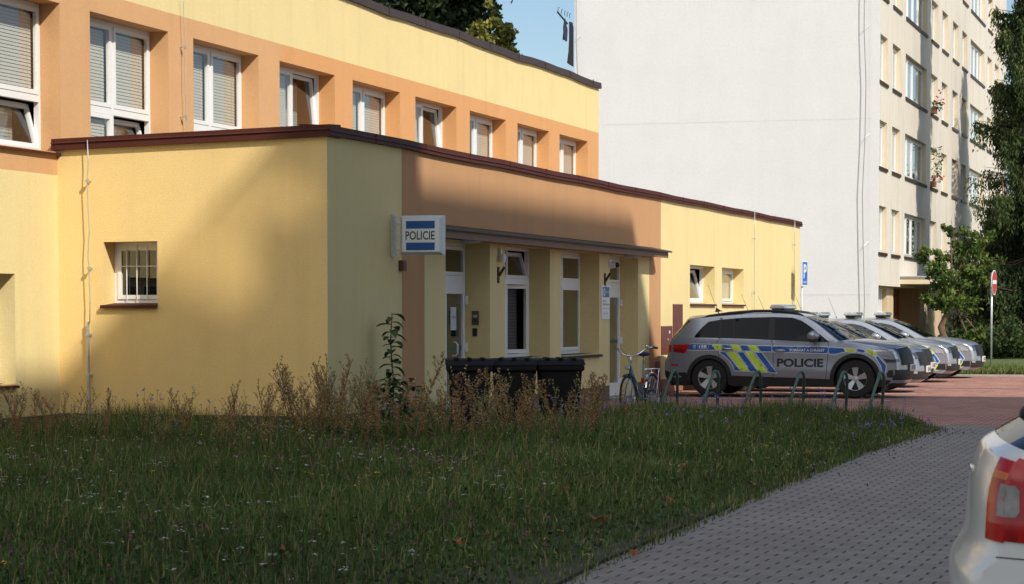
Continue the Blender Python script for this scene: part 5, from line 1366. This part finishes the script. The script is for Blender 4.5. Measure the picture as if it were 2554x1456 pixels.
# ---- sorrel: tall stalks with rusty seed heads
def sorrel(seed, H_, tint, full):
    r = np.random.default_rng(seed); Vv, Ff, Cc = [], [], []; nb = 0
    def strip(a, b, w0, w1, c_):
        nonlocal nb
        for ax in ((1,0,0),(0,1,0)):
            ax = np.array(ax); Vv.append(np.array([a-ax*w0,a+ax*w0,b+ax*w1,b-ax*w1])); Ff.append(np.arange(4)[None]+nb); Cc.append(np.repeat([c_],4,0)); nb += 4
    lean = np.array([r.normal()*.10, r.normal()*.10, 0]); stem = (.16,.13,.06)
    pts = [np.array([0,0,0.])+lean*(t**2)*H_*2+np.array([0,0,H_*t]) for t in np.linspace(0,1,7)]
    for a, b in zip(pts[:-1], pts[1:]): strip(a, b, .003, .0022, stem)
    nbr = 15 if full else 9
    for i in range(nbr):
        t = .42+.58*i/nbr; k = min(int(t*6),5); o_ = pts[k]+(pts[k+1]-pts[k])*(t*6-k)
        L = H_*(.24 if full else .30)*(1-t*.55)*r.uniform(.7,1.3); az = r.uniform(0,6.28)
        d = np.array([math.cos(az)*.38,math.sin(az)*.38,1.0]); d /= np.linalg.norm(d); e = o_+d*L; strip(o_, e, .0016, .0012, stem)
        ns = int(L*(150 if full else 100)); s_ = r.uniform(.1,1.05,ns)
        c_ = o_+np.outer(s_, d)*L+r.normal(size=(ns,3))*(.008 if full else .006)
        dd_ = unit(r.normal(size=(ns,3))+np.array([0,0,1.])); ee = unit(np.cross(dd_, r.normal(size=(ns,3)))); sz = r.uniform(.006,.012,ns)[:,None]
        Vv.append(np.stack([c_-dd_*sz,c_-ee*sz*.7,c_+dd_*sz,c_+ee*sz*.7],1).reshape(-1,3)); Ff.append(np.arange(ns*4).reshape(ns,4)+nb); nb += ns*4
        Cc.append(np.repeat(np.clip(np.array(tint)*(1+r.normal(size=(ns,1))*.25),.01,.8),4,0))
    for i in range(4):   # basal leaves
        az = r.uniform(0,6.28); zz = H_*r.uniform(.1,.35); L = .10
        a = np.array([0,0,zz]); b = a+np.array([math.cos(az),math.sin(az),.5])*L; side = np.array([-math.sin(az),math.cos(az),0])*.016; m_ = (a+b)/2
        Vv.append(np.array([a,m_-side,b,m_+side])); Ff.append(np.arange(4)[None]+nb); Cc.append(np.repeat([(.05,.085,.025)],4,0)); nb += 4
    return np.concatenate(Vv), np.concatenate(Ff), np.concatenate(Cc)
kinds = [('tall rusty brown sorrel stalk standing in the meadow before the station wall', (.37,.225,.10), True, 'rusty sorrel stalks'),
         ('thin straw coloured sorrel stalk standing in the meadow before the station wall', (.36,.31,.15), False, 'straw coloured sorrel stalks'),
         ('reddish sorrel stalk with a dense seed head in the meadow', (.36,.20,.11), True, 'reddish sorrel stalks')]
sor = []
for i, (lab, tint, full, grp) in enumerate(kinds):
    V, F_, cc = sorrel(20+i, .85, tint, full); o = bulk('sorrel_stalk', V, F_, cc, M['dry']); tag(o, lab, 'wild plant', grp); sor.append([o, False])
r = random.Random(5)
spots = []
clusters = [(60,985,14,50),(560,985,6,40),(250,1000,4,30),(690,935,6,40),(850,905,5,25),(1070,905,4,18),(910,930,5,30),(60,1010,8,60),(150,1000,5,30),(330,1000,4,60),(470,985,5,30),(620,985,8,60),(700,960,9,40),(760,930,10,30),(800,930,6,20),(860,950,9,30),(900,960,8,40),(960,1000,6,30),(1080,960,5,30),(1150,950,9,30),(1210,970,9,40),(1290,940,10,40),(1370,970,8,35),(1430,990,5,25),(1470,960,8,25),(1500,960,4,12),(1570,990,4,15),(1600,1010,3,15),(1890,960,2,8),(1960,1000,3,20),(1340,1000,8,60),(1040,1010,6,40)]
for cx_, ytop, nn, sd_ in clusters:
    for k in range(int(nn*1.05)):
        x = r.gauss(cx_, sd_*1.15); yt = ytop-25+abs(r.gauss(0,50))
        Z = r.uniform(24.5, 27.6) if x < 1500 else r.uniform(27.5, 33.5) if x < 1650 else 34.2
        p = at(x, yt, Z); h = max(.3, min(1.15, p.z))
        if p.y > A_C-.15 and p.x < B_F+.1: p = at(x, yt, 26.5); h = max(.3,p.z)
        spots.append((p.x, p.y, h))
def zone(x, y):
    c = Vector((x, y, 0)); u = CX+F*c.dot(_r)/c.dot(_f)
    for lim, nm in ((148,'before the far left yellow wall'),(255,'around the downlead pipe'),(420,'below the small barred window'),(620,'before the blank yellow side wall'),(735,'left of the building corner, well clear of it'),(822,'just left of the building corner'),(905,'just right of the building corner'),(1003,'beside the young sapling'),(1112,'before the brown wall strip'),(1225,'before the leftmost bin'),(1340,'before the middle bin'),(1455,'before the right bin'),(1540,'between the bins and the bicycle'),(1660,'around the bicycle'),(1930,'below the striped SUV door'),(9999,'below the front door lettering of the SUV')):
        if u < lim: return nm
kword = ['rusty brown sorrel stalk, tall and dense,','thin straw coloured sorrel stalk','reddish sorrel stalk with dense seed head']
for (x, y, h) in spots:
    k = r.choice([0,0,1,1,1,2]); o, used = sor[k]
    if used: o = o.copy(); col.objects.link(o)
    sor[k][1] = True; zn = zone(x, y); o['label'] = kword[k]+' '+zn; o['group'] = kword[k].split(',')[0]+' '+zn
    o.location = (x, y, 0); s_ = h/.85; o.scale = (s_*r.uniform(.9,1.5), s_*r.uniform(.9,1.5), s_); o.rotation_euler = (R(r.uniform(-9,9)), R(r.uniform(-9,9)), r.uniform(0,6.28))
# ---- broad-leaved sapling against the wall
sp_ = at(972, 900, 31.0); sx, sy = B_F+.28, sp_.y
sap = empty('sapling', (sx, sy, 0), 0, 'young broad-leaved sapling growing against the shaded corner wall below the sign', 'sapling')
top = hitx(968, 778, sx).z
MB().tube([(0,0,0),(.02,.03,top*.4),(-.01,0,top*.75),(.0,.03,top)], [.014,.011,.008,.004], 7).build('stem', mat('green_stem',(.05,.07,.03),.7), sap, smooth=True)
def bigleaf(mb, o, az, L, droop):
    d = Vector((math.cos(az),math.sin(az),0)); s = Vector((-math.sin(az),math.cos(az),0)); n_ = 6; prev = None
    for i in range(n_+1):
        t = i/n_; c = o+d*L*t+Vector((0,0,.25*L*t-droop*L*t*t)); w_ = L*.33*math.sin(math.pi*min(1,t*.92+.04))**.8
        cur = (c-s*w_+Vector((0,0,w_*.3)), c, c+s*w_+Vector((0,0,w_*.3)))
        if prev: mb.quad(prev[0],prev[1],cur[1],cur[0]); mb.quad(prev[1],prev[2],cur[2],cur[1])
        prev = cur
lf = MB()
for i in range(30):
    z = top*(.38+.62*i/30); bigleaf(lf, Vector((0,.02,z)), i*2.4+.4, random.uniform(.13,.22), random.uniform(.3,.9))
for i in range(110):
    a = random.uniform(0,6.28); q = Vector((random.gauss(0,.12),random.gauss(.05,.28),random.uniform(.2,top*.45))); bigleaf(lf, q, a, random.uniform(.10,.17), .6)
lf.build('leaves', mat('dark_green_leaves', (.035,.075,.02), .5, var=.3, vscale=4), sap, smooth=True)
# ---- fallen leaves
def dead_leaf():
    mb = MB(); n_ = 14; c = (0,0,.02); vs = [c]
    for i in range(n_):
        a = 2*math.pi*i/n_; rr_ = .06*(1+.45*math.cos(a*5))*(1 if i % 2 else .8); vs.append((rr_*math.cos(a), rr_*math.sin(a), .015+.03*math.sin(a*2+.5)+.015*random.random()))
    mb.add(vs, [(0,1+i,1+(i+1)%n_) for i in range(n_)]); mb.tube([(.05,0,.02),(.10,.01,.03)], .002, 4)
    return mb.build('fallen_leaf', mat('dead_leaf', (.26,.095,.035), .8, var=.3, vscale=25))
dl = dead_leaf(); first = True
for (x, y, lab, s_) in ((1485,1292,'largest curled brown leaf lying in the grass right of the middle',1.5),(1140,1355,'brown leaf in the grass at the lower middle, beside yellow flowers',.9),(1710,1170,'pale brown leaf in the grass below the racks',1.1),(1585,1355,'brown leaf where grass meets grey pavers, lower of two',.9),(2020,1132,'brown leaf in the short grass near the meadow tip',.9),(1560,1122,'brown leaf amid flowers below the bicycle',1.0),(1410,1235,'small brown leaf in the shaded grass, left of the largest one',.8),(710,1390,'brown leaf low in the dark meadow, left of the middle',.9),(1670,1240,'brown leaf in the short grass halfway along the paving edge',.8),(1880,1205,'dark red leaf on the pavers right at the grass edge',.7)):
    o = dl if first else dl.copy()
    if not first: col.objects.link(o)
    first = False
    p = gnd(x, y, .08); hh = float(hmap(np.array([[p.x,p.y]]))[0]); o.location = (p.x, p.y, hh*.75); s_ *= .72; o.scale = (s_,)*3; o.rotation_euler = (R(random.uniform(-30,30)),R(random.uniform(-30,30)),random.uniform(0,6)); tag(o, lab, 'leaf', 'fallen leaves')
# ---- trees
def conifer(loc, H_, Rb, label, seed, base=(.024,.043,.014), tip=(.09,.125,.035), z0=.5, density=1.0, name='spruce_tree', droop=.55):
    r = np.random.default_rng(seed); t = empty(name, loc, 0, label, 'tree')
    MB().tube([(0,0,-.2),(.05,0,H_*.3),(0,.05,H_*.7),(0,0,H_)], [.24*H_/18,.19*H_/18,.10*H_/18,.02], 10).build('trunk', M['bark_red'], t, smooth=True)
    br = MB(); C = []; K = []; L_ = []
    z = z0
    while z < H_-.3:
        f_ = 1-z/H_; Rr = Rb*(f_**.75)*(1-.25*math.exp(-z))
        for k in range(8):
            az = r.uniform(0,6.28); L = Rr*r.uniform(.45,1.15)+.15; n_ = max(5,int(L*13*density))
            s_ = np.linspace(.08,1,n_); dz = -droop*L*s_+droop*.75*L*s_**2.4
            px = np.c_[np.cos(az)*L*s_, np.sin(az)*L*s_, z+dz]
            br.tube([tuple(px[0]),tuple(px[len(px)//2]),tuple(px[-1])], [.03,.018,.006], 4, cap=False)
            for i in range(n_):
                m_ = int((15+10*(1-s_[i]))*density); ww = .10+.12*L*.3*math.sin(math.pi*min(1,s_[i]*.9+.1))
                off = np.c_[r.normal(size=m_)*ww*.6, r.normal(size=m_)*ww*.6, -np.abs(r.normal(size=m_))*.26*(1+L*.22)]
                C.append(px[i]+off); K.append(np.full(m_, s_[i])); 
        z += .36+.12*f_
    C = np.concatenate(C); K = np.concatenate(K); n = len(C)
    d = np.c_[r.normal(size=(n,2))*.45, -np.abs(r.normal(size=n))-.4]; d = unit(d); e = unit(np.cross(d, r.normal(size=(n,3)))); s = r.uniform(.09,.19,n)[:,None]
    V = np.stack([C-d*s*.2, C-e*s*.18+d*s*.3, C+d*s, C+e*s*.18+d*s*.3],1).reshape(-1,3)
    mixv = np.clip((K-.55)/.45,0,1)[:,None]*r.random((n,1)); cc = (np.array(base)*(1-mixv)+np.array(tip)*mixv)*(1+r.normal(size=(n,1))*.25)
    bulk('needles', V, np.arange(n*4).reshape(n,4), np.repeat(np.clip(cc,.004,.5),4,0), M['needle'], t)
    br.build('branches', M['bark'], t)
    return t
def broadleaf(loc, H_, crown, label, seed, leafn=14000, leaf=.13, base=(.05,.09,.022), alt=(.12,.16,.04), trunk=.12, name='broadleaf_tree', cat='tree', z0=1.2, multi=False, path=None):
    """crown: list of (x,y,z,rx,ry,rz) lobes"""
    r = np.random.default_rng(seed); t = empty(name, loc, 0, label, cat)
    tr = MB()
    pth = path or [(0,0,-.1),(.1,.05,z0),(0,0,H_*.6),(0,.1,H_*.85)]
    tr.tube(pth, [trunk*(1-.8*i/(len(pth)-1)) for i in range(len(pth))], 9)
    for L in crown:
        s0 = pth[-2]; tr.tube([s0, ((s0[0]+L[0])/2, (s0[1]+L[1])/2, (s0[2]+L[2])/2-.1), (L[0],L[1],L[2])], [trunk*.4,trunk*.25,trunk*.08], 6, cap=False)
    tr.build('trunk', M['bark'], t, smooth=True)
    vol = np.array([L[3]*L[4]*L[5] for L in crown]); cnt = (leafn*vol/vol.sum()).astype(int); C = []; S_ = []
    for L, n in zip(crown, cnt):
        nc = max(8, n//70); u = unit(r.normal(size=(nc,3)))*(r.random((nc,1))**.45); cc = u*np.array(L[3:6])+np.array(L[:3])
        k = r.integers(0,nc,n); sz = r.uniform(.10,.22,nc)[k]*np.mean(L[3:6])
        p = cc[k]+r.normal(size=(n,3))*sz[:,None]*np.array([1,1,.7]); C.append(p); S_.append((r.random(nc))[k])
    C = np.concatenate(C); S_ = np.concatenate(S_)[:,None]; n = len(C)
    col_ = (np.array(base)*(1-S_)+np.array(alt)*S_)*(1+r.normal(size=(n,1))*.2)
    d = unit(r.normal(size=(n,3))+np.array([0,0,-.5])); e = unit(np.cross(d, r.normal(size=(n,3)))); s = (leaf*r.uniform(.6,1.3,n))[:,None]
    V = np.stack([C-d*s*.5, C-e*s*.28, C+d*s*.5, C+e*s*.28],1).reshape(-1,3)
    bulk('crown', V, np.arange(n*4).reshape(n,4), np.repeat(np.clip(col_,.004,.6),4,0), M['leaf'], t)
    return t
p = at(2604, 780, 84)
conifer((p.x,p.y,0), 23, 3.0, 'tall dark spruce with drooping branches at the right edge before the beige block', 31, density=1.7)
p = at(2640, 780, 97); conifer((p.x,p.y,0), 17, 5.0, 'dark spruce farther back, right of the beige block, mostly hidden', 32, base=(.02,.035,.014))
p = at(2497, 780, 90); conifer((p.x,p.y,0), 6.5, 2.6, 'low dark spruce behind the no-entry sign post', 33, base=(.02,.035,.014), tip=(.05,.08,.025))
# small twisted tree before the beige block
p = at(2355, 840, 71); c_ = lambda x, y: (lambda q: (q.x-p.x, q.y-p.y, q.z))(at(x, y, 71))
cr = []
for (x, y, rx_) in ((2330,640,.55),(2370,570,.45),(2400,640,.75),(2345,690,.7),(2440,690,.75),(2465,600,.45),(2300,640,.35),(2380,740,.8),(2420,600,.5),(2310,740,.45),(2350,760,.55),(2440,830,.42),(2420,850,.35),(2480,650,.35)):
    q = c_(x, y); cr.append((q[0], q[1], q[2], rx_*.82, rx_*.82, rx_*.62))
tk = [c_(2362,905), c_(2358,850), c_(2345,815), c_(2362,775), c_(2375,735), c_(2385,690)]
broadleaf((p.x,p.y,0), 4.2, cr, 'small green tree with a twisted trunk before the entrance of the beige block', 41, 8500, .13, base=(.045,.085,.018), alt=(.14,.19,.04), trunk=.14, name='ornamental_tree', path=tk)
# low dark bushes right of it
for i, (x, y, lab) in enumerate(((2500,850,'dark round bush behind the no-entry sign post'),(2545,845,'dark bush at the right edge of the picture under the spruce'),(2420,870,'low bush under the small twisted tree'))):
    q = at(x, y, 80+i*1.5); zc_ = q.z
    broadleaf((q.x,q.y,0), 1.6, [(0,0,.7,1.1,1.1,.75),(.6,.3,.5,.8,.8,.5),(-.6,-.2,.5,.8,.8,.5)], lab, 50+i, 3000, .15, base=(.02,.04,.012), alt=(.05,.08,.02), trunk=.05, name='bush', cat='bush', z0=.3)
# trees behind the station
p = at(985, 780, 88); c2 = lambda x, y, Z=88: (lambda q: (q.x-p.x, q.y-p.y, q.z))(at(x, y, Z))
cr = [(*c2(x,y), a, a, b) for x,y,a,b in ((930,-40,2.2,1.8),(1010,20,2.0,1.6),(1080,60,1.7,1.4),(1110,10,1.7,1.5),(1150,80,1.3,1.1),(1010,-80,2.6,2),(1100,-60,2.0,1.6),(1160,10,.9,.9),(900,60,2.2,2),(1000,110,2.2,2),(1100,140,1.8,1.5),(1130,-20,1.2,1.1))]
broadleaf((p.x,p.y,0), 15, cr, 'large dark green pine rising behind the yellow roof', 61, 42000, .26, base=(.012,.026,.010), alt=(.05,.075,.025), trunk=.35, name='pine_tree', z0=4)
p = at(1220, 780, 84); c2 = lambda x, y, Z=84: (lambda q: (q.x-p.x, q.y-p.y, q.z))(at(x, y, Z))
cr = [(*c2(x,y), a, a, b) for x,y,a,b in ((1215,60,.55,.7),(1235,110,.8,.7),(1265,90,.35,.6),(1285,140,.38,.5),(1240,160,1.0,.6),(1190,120,.7,.8),(1300,165,.25,.35),(1200,190,1.2,.8),(1260,190,1.0,.5))]
broadleaf((p.x,p.y,0), 12, cr, 'olive and yellow green tree beside the dark pine, behind the yellow roof', 62, 11000, .22, base=(.10,.12,.025), alt=(.28,.27,.06), trunk=.2, z0=3)
# street trees beside the photographer, out of the picture: they shade the meadow
for i, (x, y, lab) in enumerate(((7.5,0,'big leafy street tree to the right of the photographer, outside the photo'),(-13,-4,'leafy tree behind the photographer to the left, outside the photo'))):
    broadleaf((x,y,0), 12, [(0,0,8,4.2,4.2,3.0),(2,1,6.5,3,3,2),(-2,-1,6.8,3,3,2),(0,2,10,3,3,2)], lab, 70+i, 9000, .42, trunk=.3, name='street_tree', z0=3)

# ---- unseen screen added to break up shade: tinted gaps throw light on side wall
def to_screen(x, y):
    q = hity(x, y, A_C); t = (15-q.x)/1.03; return (q.y-.75*t, q.z+t)
scr = MB()
h1 = [to_screen(*p) for p in ((415,612),(605,738),(607,580),(560,530),(520,548))]
h2 = [to_screen(*p) for p in ((640,445),(735,478),(752,540),(600,492))]
def grow(h, k): cy = sum(p[0] for p in h)/len(h); cz = sum(p[1] for p in h)/len(h); return [(cy+(p[0]-cy)*k, min(29.6, cz+(p[1]-cz)*k)) for p in h]
h1, h2 = grow(h1, 1.3), grow(h2, 1.35)
surf(scr, [(2.0,25.5),(12.2,25.5),(12.2,29.65),(2.0,29.65)], [h1,h2], lambda y, z: 15.05, 0, 1, .8, 0, False)
scr.v = [(q-21, p+5, z) for p, q, z in scr.v]
scr.build('roof_screen', M['panel'], nb)
tg = bpy.data.materials.new('tinted_glazing'); tg.use_nodes = True; tg.node_tree.nodes.clear()
_o = tg.node_tree.nodes.new('ShaderNodeOutputMaterial'); _t = tg.node_tree.nodes.new('ShaderNodeBsdfTransparent'); _t.inputs[0].default_value = (.62,.57,.50,1); tg.node_tree.links.new(_t.outputs[0], _o.inputs[0])
for h in (h1, h2):
    gm2 = MB(); gm2.add([(15.05-21, y+5, z) for y, z in h], [tuple(range(len(h)))]); gm2.build('glazing', tg, nb)
